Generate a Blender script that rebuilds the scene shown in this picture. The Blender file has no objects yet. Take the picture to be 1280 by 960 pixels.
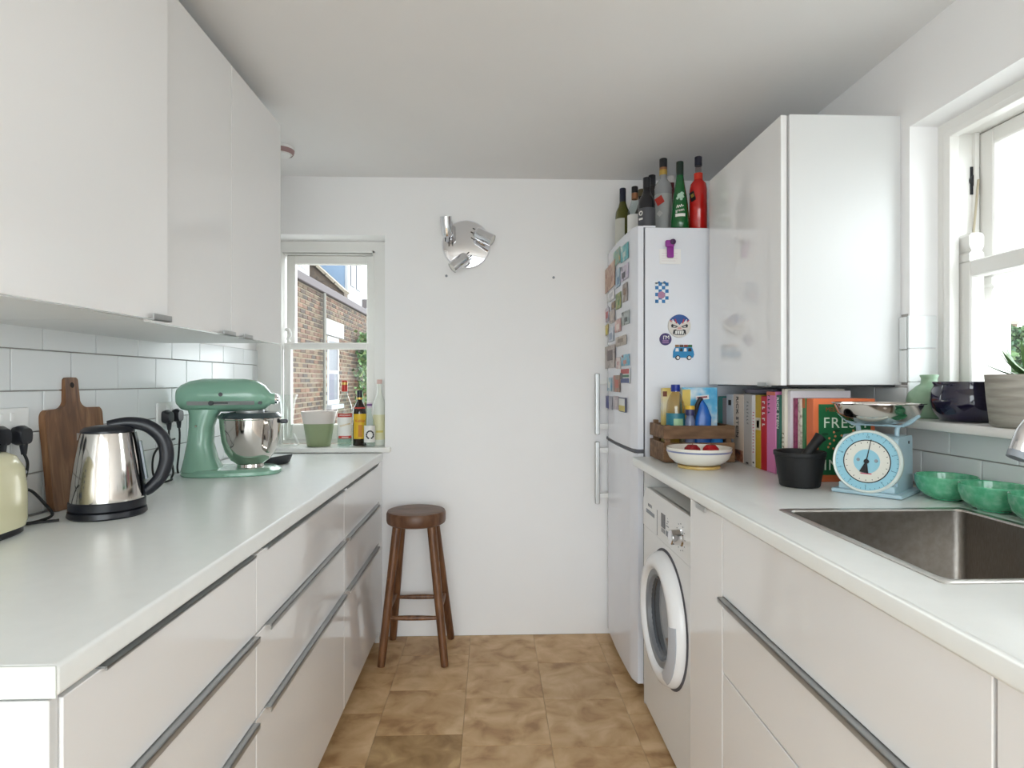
import bpy, bmesh, math, random
from mathutils import Vector, Matrix
random.seed(7)
PI = math.pi
R = math.radians
sc = bpy.context.scene
C = sc.collection

# ------------------------------------------------------------------ camera
H = 1.26
cam_d = bpy.data.cameras.new('camera')
cam_d.sensor_width = 36.0
cam_d.lens = 750.0 / 1280.0 * 36.0
cam_d.shift_y = -3.0 / 1280.0
cam_d.clip_start = 0.02
cam_d.clip_end = 300
cam = bpy.data.objects.new('camera', cam_d)
C.objects.link(cam)
cam.location = (0, 0, H)
cam.rotation_euler = (R(90), 0, -math.atan(26.0 / 750.0))
sc.camera = cam

# ------------------------------------------------------------------ light: overcast sky through the windows
world = bpy.data.worlds.new('overcast_sky')
sc.world = world
world.use_nodes = True
bg = world.node_tree.nodes['Background']
bg.inputs['Color'].default_value = (0.89, 0.97, 1.0, 1)
bg.inputs['Strength'].default_value = 1.0
sc.view_settings.view_transform = 'Standard'
sc.view_settings.look = 'None'
sc.view_settings.gamma = 1.0
sc.view_settings.use_curve_mapping = False
sc.view_settings.exposure = 2.86
sc.cycles.max_bounces = 14
sc.cycles.diffuse_bounces = 8
sc.cycles.transparent_max_bounces = 16
sc.cycles.sample_clamp_indirect = 6.0

def portal(loc, rot, sx, sy):
    d = bpy.data.lights.new('window_portal', 'AREA')
    d.shape = 'RECTANGLE'; d.size = sx; d.size_y = sy
    d.cycles.is_portal = True
    o = bpy.data.objects.new('window_portal', d); C.objects.link(o)
    o.location = loc; o.rotation_euler = rot

# room dimensions
XL, XR, YB, YN, ZC = -1.21, 1.23, 2.985, -1.6, 2.27
WT_L, WT_R = 0.91, 0.965
WIN2 = (1.08, 1.723)     # right window opening along y
WIN2Z = (1.12, 2.01)
portal((1.5, sum(WIN2) / 2, 1.56), (0, R(90), 0), 0.9, 0.66)
portal((-0.86, 3.35, 1.45), (R(-90), 0, 0), 0.66, 1.06)
portal((0, YN - 0.2, 1.12), (R(90), 0, 0), 2.2, 2.2)

# ------------------------------------------------------------------ materials
_m = {}
def mat(name, col, rough=0.5, metal=0.0, coat=0.0, spec=0.5, trans=0.0, ior=1.45, alpha=1.0, sub=0.0):
    if name in _m: return _m[name]
    m = bpy.data.materials.new(name); m.use_nodes = True
    b = m.node_tree.nodes['Principled BSDF']
    b.inputs['Base Color'].default_value = (*col, 1)
    b.inputs['Roughness'].default_value = rough
    b.inputs['Metallic'].default_value = metal
    b.inputs['Coat Weight'].default_value = coat
    b.inputs['Coat Roughness'].default_value = 0.05
    b.inputs['Specular IOR Level'].default_value = spec
    b.inputs['Transmission Weight'].default_value = trans
    b.inputs['IOR'].default_value = ior
    _m[name] = m
    return m

def nodes(m): return m.node_tree.nodes, m.node_tree.links, m.node_tree.nodes['Principled BSDF']

def blotch(name, cols, scale=6.0, rough=0.5, detail=5.0, stretch=(1, 1, 1), metal=0, bump=0.0, coord='Object', rand=0.0, distortion=0.0, coat=0.0):
    """noise mapped through a colour ramp: wood, stone, printed pictures"""
    if name in _m: return _m[name]
    m = mat(name, cols[0], rough, metal, coat)
    N, L, b = nodes(m)
    tc = N.new('ShaderNodeTexCoord'); mp = N.new('ShaderNodeMapping')
    mp.inputs['Scale'].default_value = stretch
    L.new(tc.outputs[coord], mp.inputs['Vector'])
    src = mp.outputs['Vector']
    oi = N.new('ShaderNodeObjectInfo')
    if rand:
        va = N.new('ShaderNodeVectorMath'); va.operation = 'MULTIPLY_ADD'
        L.new(oi.outputs['Random'], va.inputs[0]); va.inputs[1].default_value = (37, 19, 53)
        L.new(src, va.inputs[2]); src = va.outputs[0]
    n = N.new('ShaderNodeTexNoise'); n.inputs['Scale'].default_value = scale; n.inputs['Detail'].default_value = detail
    n.inputs['Distortion'].default_value = distortion
    L.new(src, n.inputs['Vector'])
    r = N.new('ShaderNodeValToRGB'); e = r.color_ramp.elements
    lo, hi = 0.32, 0.68
    e[0].position = lo; e[0].color = (*cols[0], 1)
    e[1].position = hi; e[1].color = (*cols[-1], 1)
    for i, c in enumerate(cols[1:-1]):
        x = e.new(lo + (hi - lo) * (i + 1) / (len(cols) - 1)); x.color = (*c, 1)
    L.new(n.outputs['Fac'], r.inputs['Fac'])
    out = r.outputs['Color']
    if rand:
        hv = N.new('ShaderNodeHueSaturation')
        mr = N.new('ShaderNodeMapRange'); mr.inputs['To Min'].default_value = 1 - rand; mr.inputs['To Max'].default_value = 1 + rand
        L.new(oi.outputs['Random'], mr.inputs['Value']); L.new(mr.outputs['Result'], hv.inputs['Value'])
        L.new(out, hv.inputs['Color']); out = hv.outputs['Color']
    L.new(out, b.inputs['Base Color'])
    if bump:
        bp = N.new('ShaderNodeBump'); bp.inputs['Strength'].default_value = bump; bp.inputs['Distance'].default_value = 0.002
        L.new(n.outputs['Fac'], bp.inputs['Height']); L.new(bp.outputs['Normal'], b.inputs['Normal'])
    return m

def thin_glass(name, tint=(1, 1, 1), gloss=0.08):
    if name in _m: return _m[name]
    m = bpy.data.materials.new(name); m.use_nodes = True
    N, L = m.node_tree.nodes, m.node_tree.links
    N.remove(N['Principled BSDF'])
    t = N.new('ShaderNodeBsdfTransparent'); t.inputs['Color'].default_value = (*tint, 1)
    g = N.new('ShaderNodeBsdfGlossy'); g.inputs['Roughness'].default_value = 0.02
    lw = N.new('ShaderNodeLayerWeight'); pw_ = N.new('ShaderNodeMath'); pw_.operation = 'POWER'; pw_.inputs[1].default_value = 4.0
    L.new(lw.outputs['Facing'], pw_.inputs[0])
    f = N.new('ShaderNodeMath'); f.operation = 'MULTIPLY_ADD'; f.inputs[1].default_value = 0.7; f.inputs[2].default_value = gloss * 0.4
    L.new(pw_.outputs[0], f.inputs[0])
    mx = N.new('ShaderNodeMixShader')
    L.new(f.outputs[0], mx.inputs['Fac']); L.new(t.outputs[0], mx.inputs[1]); L.new(g.outputs[0], mx.inputs[2])
    L.new(mx.outputs[0], N['Material Output'].inputs['Surface'])
    _m[name] = m
    return m

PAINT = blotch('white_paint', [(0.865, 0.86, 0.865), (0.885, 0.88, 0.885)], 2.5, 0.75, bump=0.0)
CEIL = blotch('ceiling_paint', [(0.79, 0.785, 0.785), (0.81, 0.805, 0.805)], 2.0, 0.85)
WOODW = mat('white_gloss_woodwork', (0.80, 0.79, 0.765), 0.3, coat=0.15)
GLOSS = mat('white_gloss_door', (0.83, 0.825, 0.825), 0.09, coat=0.5)
CARC = mat('white_carcass', (0.67, 0.675, 0.675), 0.35)
WTOP = blotch('white_laminate', [(0.84, 0.86, 0.85), (0.86, 0.88, 0.87)], 30, 0.28)
EDGE = mat('worktop_edge', (0.66, 0.69, 0.66), 0.45)
TILE = blotch('white_tile_glaze', [(0.77, 0.79, 0.80), (0.80, 0.82, 0.825)], 3, 0.2, rand=0.025)
TILE.node_tree.nodes['Principled BSDF'].inputs['Specular IOR Level'].default_value = 0.25
GROUT = blotch('grey_grout', [(0.30, 0.28, 0.27), (0.42, 0.40, 0.38)], 20, 0.9)
ALU = mat('brushed_aluminium', (0.46, 0.47, 0.47), 0.38, 0.75)
STEEL = blotch('brushed_steel', [(0.50, 0.47, 0.44), (0.62, 0.59, 0.56)], 40, 0.3, stretch=(1, 12, 1), metal=1.0)
SINKM = blotch('sink_steel_reflect', [(0.27, 0.245, 0.22), (0.34, 0.31, 0.28)], 60, 0.30, stretch=(1, 8, 1), metal=1.0)  # basin steel coloured dark brown to carry its reflection
CHROME = mat('chrome', (0.78, 0.78, 0.80), 0.06, 1.0)
POLISH = mat('polished_steel', (0.70, 0.66, 0.62), 0.10, 1.0)
BLACK = mat('black_plastic', (0.012, 0.013, 0.018), 0.3)
BLACKM = blotch('black_iron', [(0.0035, 0.0035, 0.004), (0.006, 0.006, 0.007)], 60, 0.55)
RUBBER = mat('black_rubber', (0.015, 0.015, 0.016), 0.6)
GREYP = mat('grey_plastic', (0.28, 0.30, 0.33), 0.5)
WHITEP = mat('white_plastic', (0.82, 0.82, 0.81), 0.3)
FRIDGE = mat('fridge_white', (0.74, 0.76, 0.82), 0.22, coat=0.2)
WASH = mat('washer_white', (0.78, 0.78, 0.775), 0.28, coat=0.15)
SEAL = mat('dark_seal', (0.10, 0.10, 0.115), 0.6)
TRAV = blotch('travertine', [(0.34, 0.19, 0.08), (0.50, 0.315, 0.155), (0.59, 0.395, 0.21), (0.68, 0.485, 0.285)], 8.5, 0.42, detail=9, bump=0.2, rand=0.05, distortion=0.6)
TRAVD = blotch('travertine_dark', [(0.24, 0.135, 0.05), (0.34, 0.205, 0.085), (0.42, 0.27, 0.125), (0.56, 0.38, 0.19)], 11, 0.42, detail=9, bump=0.25, distortion=0.6)
FGROUT = blotch('floor_grout', [(0.44, 0.32, 0.19), (0.52, 0.39, 0.24)], 30, 0.9)
DWOOD = blotch('dark_stool_wood', [(0.085, 0.032, 0.012), (0.15, 0.062, 0.024), (0.21, 0.095, 0.04)], 9, 0.4, stretch=(6, 6, 0.7), bump=0.1)
DWOODS = blotch('dark_seat_wood', [(0.075, 0.030, 0.014), (0.125, 0.055, 0.026), (0.17, 0.085, 0.045)], 9, 0.38, stretch=(1, 6, 1), bump=0.1)
CRATEW = blotch('crate_wood', [(0.10, 0.05, 0.022), (0.165, 0.088, 0.042), (0.22, 0.125, 0.065)], 8, 0.65, stretch=(1.5, 6, 6), bump=0.2, rand=0.12)
BOARDW = blotch('board_wood', [(0.11, 0.045, 0.020), (0.19, 0.085, 0.036), (0.29, 0.15, 0.07)], 5, 0.45, stretch=(7, 7, 0.8), bump=0.1, distortion=1.0)
MINT = mat('mint_enamel', (0.25, 0.46, 0.345), 0.22, coat=0.5)
CREAM = mat('cream_enamel', (0.78, 0.74, 0.50), 0.2, coat=0.4)
PANE = thin_glass('window_glass')

# ------------------------------------------------------------------ mesh builder
class B:
    def __init__(s): s.bm = bmesh.new(); s.hard = False
    def _x(s, vs, M):
        if M is not None: bmesh.ops.transform(s.bm, matrix=M, verts=vs)
        return s
    def box(s, x0, x1, y0, y1, z0, z1, bev=0.0, seg=2, M=None):
        r = bmesh.ops.create_cube(s.bm, size=1.0)
        vs = r['verts']
        for v in vs:
            v.co = Vector(((x0 + x1) / 2 + v.co.x * (x1 - x0), (y0 + y1) / 2 + v.co.y * (y1 - y0), (z0 + z1) / 2 + v.co.z * (z1 - z0)))
        if bev > 0:
            s.hard = s.hard or seg > 1
            es = list({e for v in vs for e in v.link_edges})
            rr = bmesh.ops.bevel(s.bm, geom=es, offset=bev, segments=seg, affect='EDGES', profile=0.5)
            vs = list({v for f in rr['faces'] for v in f.verts} | {v for v in vs if v.is_valid})
        return s._x(vs, M)
    def grid(s, rings, cap0=True, cap1=True, closed=True, M=None):
        """rings of equal point counts -> skinned surface"""
        n = len(rings[0]); vr = [[s.bm.verts.new(p) for p in ring] for ring in rings]
        for a, b in zip(vr, vr[1:]):
            for i in range(n if closed else n - 1):
                j = (i + 1) % n
                s.bm.faces.new((a[i], a[j], b[j], b[i]))
        if cap0: s.bm.faces.new(list(reversed(vr[0])))
        if cap1: s.bm.faces.new(vr[-1])
        return s._x([v for r in vr for v in r], M)
    def lathe(s, prof, n=32, c=(0, 0, 0), M=None):
        """prof: (radius, z) bottom to top; radius 0 ends close the form"""
        vr = []
        for r, z in prof:
            if r < 1e-6: vr.append([s.bm.verts.new((c[0], c[1], c[2] + z))])
            else: vr.append([s.bm.verts.new((c[0] + r * math.cos(2 * PI * i / n), c[1] + r * math.sin(2 * PI * i / n), c[2] + z)) for i in range(n)])
        for a, b in zip(vr, vr[1:]):
            for i in range(n):
                j = (i + 1) % n
                if len(a) == 1 and len(b) == 1: continue
                if len(a) == 1: s.bm.faces.new((a[0], b[j], b[i]))
                elif len(b) == 1: s.bm.faces.new((a[i], a[j], b[0]))
                else: s.bm.faces.new((a[i], a[j], b[j], b[i]))
        return s._x([v for r in vr for v in r], M)
    def cyl(s, p0, p1, r0, r1=None, n=20, M=None):
        p0, p1 = Vector(p0), Vector(p1); r1 = r0 if r1 is None else r1
        d = (p1 - p0); q = d.to_track_quat('Z', 'Y').to_matrix()
        rings = [[p + q @ Vector((r * math.cos(2 * PI * i / n), r * math.sin(2 * PI * i / n), 0)) for i in range(n)] for p, r in ((p0, r0), (p1, r1))]
        return s.grid(rings, M=M)
    def tube(s, pts, r, n=10, sub=6, M=None, flat=1.0):
        P = spline([Vector(p) for p in pts], sub) if sub > 1 else [Vector(p) for p in pts]
        rs = r if callable(r) else (lambda t: r)
        rings = []; up = Vector((0, 0, 1)); side = None
        for i, p in enumerate(P):
            d = (P[min(i + 1, len(P) - 1)] - P[max(i - 1, 0)]).normalized()
            if side is None:
                side = d.cross(up)
                if side.length < 1e-3: side = d.cross(Vector((1, 0, 0)))
            side = (side - d * side.dot(d)).normalized(); u = side.cross(d)
            rr = rs(i / (len(P) - 1))
            rings.append([p + side * rr * math.cos(2 * PI * k / n) + u * rr * flat * math.sin(2 * PI * k / n) for k in range(n)])
        return s.grid(rings, M=M)
    def prism(s, pts, z0, z1, M=None):
        rings = [[Vector((x, y, z)) for x, y in pts] for z in (z0, z1)]
        return s.grid(rings, M=M)
    def loft(s, secs, n=28, M=None):
        """secs: (centre, half a vector, half b vector, exponent)"""
        rings = []
        for c, a, b, p in secs:
            c, a, b = Vector(c), Vector(a), Vector(b); ring = []
            for i in range(n):
                t = 2 * PI * i / n; ct, st = math.cos(t), math.sin(t)
                ring.append(c + a * math.copysign(abs(ct) ** (2 / p), ct) + b * math.copysign(abs(st) ** (2 / p), st))
            rings.append(ring)
        return s.grid(rings, M=M)

def spline(P, sub):
    out = []
    for i in range(len(P) - 1):
        p0, p1, p2, p3 = P[max(i - 1, 0)], P[i], P[i + 1], P[min(i + 2, len(P) - 1)]
        for k in range(sub):
            t = k / sub
            out.append(0.5 * ((2 * p1) + (p2 - p0) * t + (2 * p0 - 5 * p1 + 4 * p2 - p3) * t * t + (3 * p1 - p0 - 3 * p2 + p3) * t ** 3))
    out.append(P[-1])
    return out

def fin(name, b, m, parent=None, loc=(0, 0, 0), rz=0.0, smooth=True, ang=35):
    bmesh.ops.recalc_face_normals(b.bm, faces=b.bm.faces)
    me = bpy.data.meshes.new(name); b.bm.to_mesh(me); b.bm.free()
    o = link(name, me, m, parent, loc, rz, smooth, ang)
    if b.hard and smooth:      # keep the flat faces flat between rounded edges
        w = o.modifiers.new('weighted_normals', 'WEIGHTED_NORMAL'); w.keep_sharp = True
    return o

def link(name, me, m, parent=None, loc=(0, 0, 0), rz=0.0, smooth=True, ang=35):
    me.materials.clear(); me.materials.append(m)
    if smooth:
        me.shade_smooth(); me.set_sharp_from_angle(angle=R(ang))
    o = bpy.data.objects.new(name, me); C.objects.link(o)
    o.location = loc; o.rotation_euler = (0, 0, rz)
    if parent: o.parent = parent
    return o

def tag(o, label, cat, group=None):
    o['label'] = label; o['category'] = cat
    if group: o['group'] = group
    return o

def thing(name, label, cat, loc=(0, 0, 0), rz=0.0, group=None):
    o = bpy.data.objects.new(name, None); C.objects.link(o)
    o.empty_display_size = 0.05
    o.location = loc; o.rotation_euler = (0, 0, rz)
    return tag(o, label, cat, group)

def struct(name, b, m, **k):
    o = fin(name, b, m, **k); o['kind'] = 'structure'; return o

_dg = None
def text(s, size, m, parent, M, bend=0.0, depth=0.0004, name='lettering', align='CENTER', spacing=1.0):
    cu = bpy.data.curves.new('lettering', 'FONT'); cu.body = s; cu.size = size; cu.align_x = align; cu.align_y = 'CENTER'
    cu.extrude = depth; cu.resolution_u = 3; cu.space_character = spacing
    o = bpy.data.objects.new('lettering', cu); C.objects.link(o)
    dg = bpy.context.evaluated_depsgraph_get()
    me = bpy.data.meshes.new_from_object(o.evaluated_get(dg))
    bpy.data.objects.remove(o); bpy.data.curves.remove(cu)
    if bend:
        for v in me.vertices:
            a = v.co.x / bend; rr = bend + v.co.z
            v.co = Vector((rr * math.sin(a), v.co.y, rr * math.cos(a) - bend))
    me.transform(M)
    return link(name, me, m, parent, smooth=False)

def frame(o, x, y):
    """matrix taking text space (x right, y up, z out) to origin o with given axes"""
    x, y = Vector(x).normalized(), Vector(y).normalized(); z = x.cross(y)
    M = Matrix((x, y, z)).transposed().to_4x4(); M.translation = Vector(o); return M

# ================================================================== THE ROOM
flo = struct('floor', B().box(XL - 0.25, XR + 0.3, YN - 0.2, YB + 0.3, -0.12, -0.0025), FGROUT)
# travertine tiles, each one its own piece
tile_me = {}
def floor_tile(w, l, m):
    k = (round(w, 3), round(l, 3), m.name)
    if k not in tile_me:
        b = B().box(-w / 2, w / 2, -l / 2, l / 2, -0.012, 0.0, bev=0.0010, seg=1)
        me = bpy.data.meshes.new('floor_tile'); b.bm.to_mesh(me); b.bm.free(); me.materials.append(m); tile_me[k] = me
    return tile_me[k]
TP = 0.311
cols = [(-1.035, 0.10), (-0.724, 0.12), (-0.413, 0.284), (-0.102, 0.213), (0.209, 0.193), (0.52, 0.08), (0.831, 0.12)]
for cx0, off in cols:
    y = off - TP * 4 + 0.0
    while y < YB:
        y0, y1 = max(y, -1.1), min(y + TP, YB - 0.002)
        if y1 - y0 > 0.03:
            dark = abs(cx0 + 0.413) < 0.01 and y0 < 1.99 < y1
            o = bpy.data.objects.new('floor_tile', floor_tile(TP - 0.0016, y1 - y0 - 0.0016, TRAVD if dark else TRAV))
            C.objects.link(o); o.parent = flo; o.location = (cx0 + TP / 2, (y0 + y1) / 2, 0)
        y += TP
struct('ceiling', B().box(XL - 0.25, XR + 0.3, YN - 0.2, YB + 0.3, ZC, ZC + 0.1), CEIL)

# left wall with tiled splashback
wl = struct('wall_left', B().box(XL - 0.15, XL, YN, 3.42, 0, ZC), PAINT)
fin('grout_bed', B().box(XL, XL + 0.004, 0.55, 3.20, 0.912, 1.42), GROUT, wl)
tme = {}
def wall_tile(axis, w, h, m=TILE):
    k = (axis, round(w, 4), round(h, 4))
    if k not in tme:
        t = 0.0065
        b = B()
        if axis == 'x': b.box(0, t, -w / 2, w / 2, -h / 2, h / 2, bev=0.0015, seg=1)
        elif axis == '-x': b.box(-t, 0, -w / 2, w / 2, -h / 2, h / 2, bev=0.0015, seg=1)
        else: b.box(-w / 2, w / 2, -t, 0, -h / 2, h / 2, bev=0.0015, seg=1)
        me = bpy.data.meshes.new('wall_tile'); b.bm.to_mesh(me); b.bm.free(); me.materials.append(m)
        tme[k] = me
    return tme[k]
def lay_tiles(parent, axis, plane, a0, a1, z0, zend, pw, ph, phase, g=0.003):
    r = 0; z = z0
    while z < zend - 0.012:
        h = min(ph, zend - z)
        a = phase + (pw / 2 if r % 2 else 0)
        while a > a0: a -= pw
        while a < a1 - 0.004:
            s, e = max(a, a0), min(a + pw, a1)
            if e - s > 0.012:
                o = bpy.data.objects.new('wall_tile', wall_tile(axis, e - s - g, h - g)); C.objects.link(o); o.parent = parent
                mid = (s + e) / 2
                o.location = (plane, mid, z + h / 2) if axis != 'y' else (mid, plane, z + h / 2)
            a += pw
        z += h; r += 1
lay_tiles(wl, 'x', XL + 0.0035, 0.6, 3.19, 0.912, 1.42, 0.2165, 0.108, 1.542 - 0.10825)

# back wall with the window recess on its left
WX1 = -0.525; WZ0, WZ1 = 0.912, 1.985
b = B().box(WX1, XR + 0.3, YB, YB + 0.3, 0, ZC).box(XL, WX1, YB, YB + 0.3, WZ1, ZC).box(XL, WX1, YB, YB + 0.3, 0, WZ0)
wb = struct('wall_back', b, PAINT)
for px, pz in ((-0.222, 1.784), (0.311, 1.779)):
    fin('wall_plug', B().cyl((px, YB - 0.003, pz), (px, YB, pz), 0.0065, n=10), GREYP, wb)
# right wall with two window openings
def wall_r():
    b = B()
    X0, X1 = XR, XR + 0.28
    b.box(X0, X1, WIN2[1], YB, 0, ZC)
    b.box(X0, X1, YN, WIN2[0], 0, ZC)
    for a, c in (WIN2,):
        b.box(X0, X1, a, c, 0, WIN2Z[0]).box(X0, X1, a, c, WIN2Z[1], ZC)
    return b
wr = struct('wall_right', wall_r(), PAINT)
# tiles: below the sill, behind the books, and up the strip beside the window
fin('grout_bed', B().box(XR - 0.003, XR, 0.3, 1.72, 0.967, 1.128).box(XR - 0.003, XR, 1.729, 2.37, 0.967, 1.245).box(XR - 0.003, XR, 1.729, 1.755, 1.25, 1.460), GROUT, wr)
lay_tiles(wr, '-x', XR - 0.0025, 0.35, 1.7235, 0.968, 1.130, 0.2085, 0.096, 1.245)
lay_tiles(wr, '-x', XR - 0.0025, 1.726, 2.36, 0.968, 1.244, 0.2085, 0.096, 1.662)
lay_tiles(wr, '-x', XR - 0.0025, 1.726, 1.758, 1.256, 1.465, 0.4, 0.0985, 1.7)
lay_tiles(wr, 'y', 1.7225, XR - 0.0095, XR + 0.078, 1.16, 1.465, 0.4, 0.0985, 1.15)
# rear wall behind the photographer: opening for an unseen glazed door, added as second light source
b = B().box(XL - 0.15, -1.1, YN - 0.15, YN, 0, ZC).box(1.1, XR + 0.28, YN - 0.15, YN, 0, ZC).box(-1.1, 1.1, YN - 0.15, YN, 2.22, ZC)
struct('wall_near', b, PAINT)
d = struct('added_door_1', B().box(-1.1, -1.05, YN - 0.1, YN - 0.04, 0, 2.22).box(1.05, 1.1, YN - 0.1, YN - 0.04, 0, 2.22).box(-1.05, 1.05, YN - 0.1, YN - 0.04, 2.17, 2.22)
           .box(-1.05, 1.05, YN - 0.1, YN - 0.04, 0, 0.08).box(-0.04, 0.04, YN - 0.1, YN - 0.04, 0.08, 2.17), WOODW)
for x0, x1 in ((-1.05, -0.04), (0.04, 1.05)):
    fin('pane', B().box(x0, x1, YN - 0.075, YN - 0.069, 0.08, 2.17), PANE, d)

# ------------------------------------------------------------------ back window (vertical sash)
def sash(x0, x1, y0, y1, z0, z1, st, top, bot, bev=0.004):
    b = B()
    b.box(x0, x0 + st, y0, y1, z0, z1, bev=bev, seg=1).box(x1 - st, x1, y0, y1, z0, z1, bev=bev, seg=1)
    b.box(x0 + st - 0.003, x1 - st + 0.003, y0, y1, z1 - top, z1, bev=bev, seg=1).box(x0 + st - 0.003, x1 - st + 0.003, y0, y1, z0, z0 + bot, bev=bev, seg=1)
    return b
FY = 3.13
b = B().box(XL + 0.001, -1.085, FY, FY + 0.16, 0.94, 1.984).box(-0.605, WX1 - 0.0, FY, FY + 0.16, 0.94, 1.984).box(-1.085, -0.605, FY, FY + 0.16, 1.925, 1.984)
b.box(-1.085, -1.077, FY - 0.012, FY + 0.02, 0.94, 1.933).box(-0.612, -0.604, FY - 0.012, FY + 0.02, 0.94, 1.933).box(-1.085, -0.604, FY - 0.012, FY + 0.02, 1.925, 1.933)
b.box(-1.085, -0.605, FY + 0.03, FY + 0.16, 0.94, 0.957)
w1 = struct('window_1', b, WOODW)
us = fin('upper_sash', sash(-1.076, -0.613, FY + 0.065, FY + 0.10, 1.43, 1.924, 0.045, 0.045, 0.035), WOODW, w1)
fin('pane', B().box(-1.035, -0.65, FY + 0.08, FY + 0.084, 1.46, 1.885), PANE, us)
ls = fin('lower_sash', sash(-1.076, -0.613, FY + 0.022, FY + 0.06, 0.958, 1.462, 0.036, 0.034, 0.08), WOODW, w1)
fin('pane', B().box(-1.045, -0.645, FY + 0.038, FY + 0.042, 1.03, 1.435), PANE, ls)
# curled sash fastener on the stile and the sash lift knob
fin('sash_horn', B().tube([(-1.062, FY + 0.012, 1.53), (-1.045, FY + 0.01, 1.525), (-1.038, FY + 0.01, 1.50), (-1.05, FY + 0.01, 1.482), (-1.043, FY + 0.012, 1.464)], 0.009, 8), WOODW, w1)
fin('latch_knob', B().lathe([(0.0, 0), (0.009, 0.0), (0.011, 0.014), (0.007, 0.03), (0, 0.034)], 12, (XL + 0.06, FY - 0.016, 1.115)).cyl((XL + 0.06, FY - 0.016, 1.12), (XL + 0.06, FY, 1.12), 0.004), WHITEP, w1)
sill = fin('window_sill', B().box(XL + 0.011, -0.494, 2.952, 2.984, 0.9125, 0.938, bev=0.006).box(XL + 0.011, WX1 - 0.001, 2.97, FY + 0.02, 0.9135, 0.938), WOODW, w1)

# ------------------------------------------------------------------ right window (vertical sash in a deep box frame)
def right_window(name, ya, yb):
    FX = XR + 0.085
    za, zb = WIN2Z
    b = B()
    for s, y in ((1, ya), (-1, yb)):
        lo, hi = sorted((y, y + s * 0.035)); b.box(FX, FX + 0.19, lo, hi, za, zb)
        lo, hi = sorted((y + s * 0.03, y + s * 0.055)); b.box(FX - 0.008, FX + 0.022, lo, hi, za, zb - 0.03, bev=0.004)
        lo, hi = sorted((y + s * 0.03, y + s * 0.045)); b.box(FX + 0.075, FX + 0.088, lo, hi, za, zb - 0.03)
    b.box(FX, FX + 0.19, ya + 0.035, yb - 0.035, zb - 0.034, zb)
    b.box(FX - 0.008, FX + 0.022, ya + 0.05, yb - 0.05, zb - 0.05, zb - 0.03, bev=0.004)
    b.box(FX + 0.02, FX + 0.22, ya + 0.035, yb - 0.035, za - 0.0, za + 0.05)
    w = struct(name, b, WOODW)
    Y0, Y1 = ya + 0.037, yb - 0.037
    def sx(x0, x1, z0, z1, st, top, bot):
        b = B()
        b.box(x0, x1, Y0, Y0 + st, z0, z1, bev=0.004, seg=1).box(x0, x1, Y1 - st, Y1, z0, z1, bev=0.004, seg=1)
        b.box(x0, x1, Y0 + st - 0.003, Y1 - st + 0.003, z1 - top, z1, bev=0.004, seg=1).box(x0, x1, Y0 + st - 0.003, Y1 - st + 0.003, z0, z0 + bot, bev=0.004, seg=1)
        return b
    lo = sx(FX + 0.026, FX + 0.068, za + 0.052, 1.60, 0.052, 0.045, 0.075)
    lower = fin('lower_sash', lo, WOODW, w)
    fin('pane', B().box(FX + 0.045, FX + 0.049, Y0 + 0.045, Y1 - 0.045, za + 0.1, 1.57), PANE, lower)
    upper = fin('upper_sash', sx(FX + 0.092, FX + 0.132, 1.555, zb - 0.036, 0.052, 0.045, 0.045), WOODW, w)
    fin('pane', B().box(FX + 0.11, FX + 0.114, Y0 + 0.045, Y1 - 0.045, 1.59, zb - 0.07), PANE, upper)
    # turned horns: one rising on the lower sash, one hanging from the upper
    for (cx, z0, sgn, par) in ((FX + 0.047, 1.60, 1, lower), (FX + 0.112, 1.555, -1, upper)):
        for y in (Y0 + 0.026, Y1 - 0.026):
            pts = [(-0.021, 0), (0.021, 0), (0.021, 0.02), (0.014, 0.028), (0.021, 0.042), (0.021, 0.07), (0.014, 0.078), (-0.014, 0.078), (-0.021, 0.07), (-0.021, 0.042), (-0.014, 0.028), (-0.021, 0.02)]
            ring = [[Vector((cx + p, y + dy, z0 + sgn * q)) for p, q in pts] for dy in (-0.022, 0.022)]
            fin('sash_horn', B().grid(ring), WOODW, par)
    fin('sash_pulley', B().cyl((FX + 0.083, yb - 0.036, 1.84), (FX + 0.083, yb - 0.041, 1.84), 0.018, n=16).box(FX + 0.068, FX + 0.098, yb - 0.039, yb - 0.036, 1.80, 1.88), BLACK, w)
    fin('sash_cord', B().cyl((FX + 0.083, yb - 0.048, 1.84), (FX + 0.06, yb - 0.048, 1.60), 0.003, n=8), mat('cord_beige', (0.5, 0.44, 0.33), 0.8), w)
    return w
w2 = right_window('window_2', *WIN2)
fin('window_sill', B().box(1.155, XR + 0.105, 1.07, 1.722, 1.130, 1.156, bev=0.008), WOODW, w2)

# ================================================================== LEFT RUN
FXL = -0.538          # drawer front plane
def drawer(parent, side, x, y0, y1, z0, z1, hy=None, t=0.019):
    """front panel with an edge-pull profile along its top; side=+1 faces +x"""
    xa, xb = sorted((x, x - side * t))
    f = fin('drawer_front', B().box(xa, xb, y0 + 0.0012, y1 - 0.0012, z0 + 0.001, z1 - 0.0035, bev=0.0012, seg=1), GLOSS, parent)
    if hy:
        hb = B()
        xs = sorted((x - side * 0.016, x + side * (0.007 if z1 > 0.8 else 0.015))); hb.box(xs[0], xs[1], hy[0], hy[1], z1 - 0.0034, z1 - 0.0008)
        xo = 0.007 if z1 > 0.8 else 0.015; xs = sorted((x + side * (xo - 0.003), x + side * xo)); hb.box(xs[0], xs[1], hy[0], hy[1], z1 - (0.007 if z1 > 0.8 else 0.014), z1 - 0.0008, bev=0.0008, seg=1)
        fin('handle', hb, ALU, f)
    return f
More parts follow.
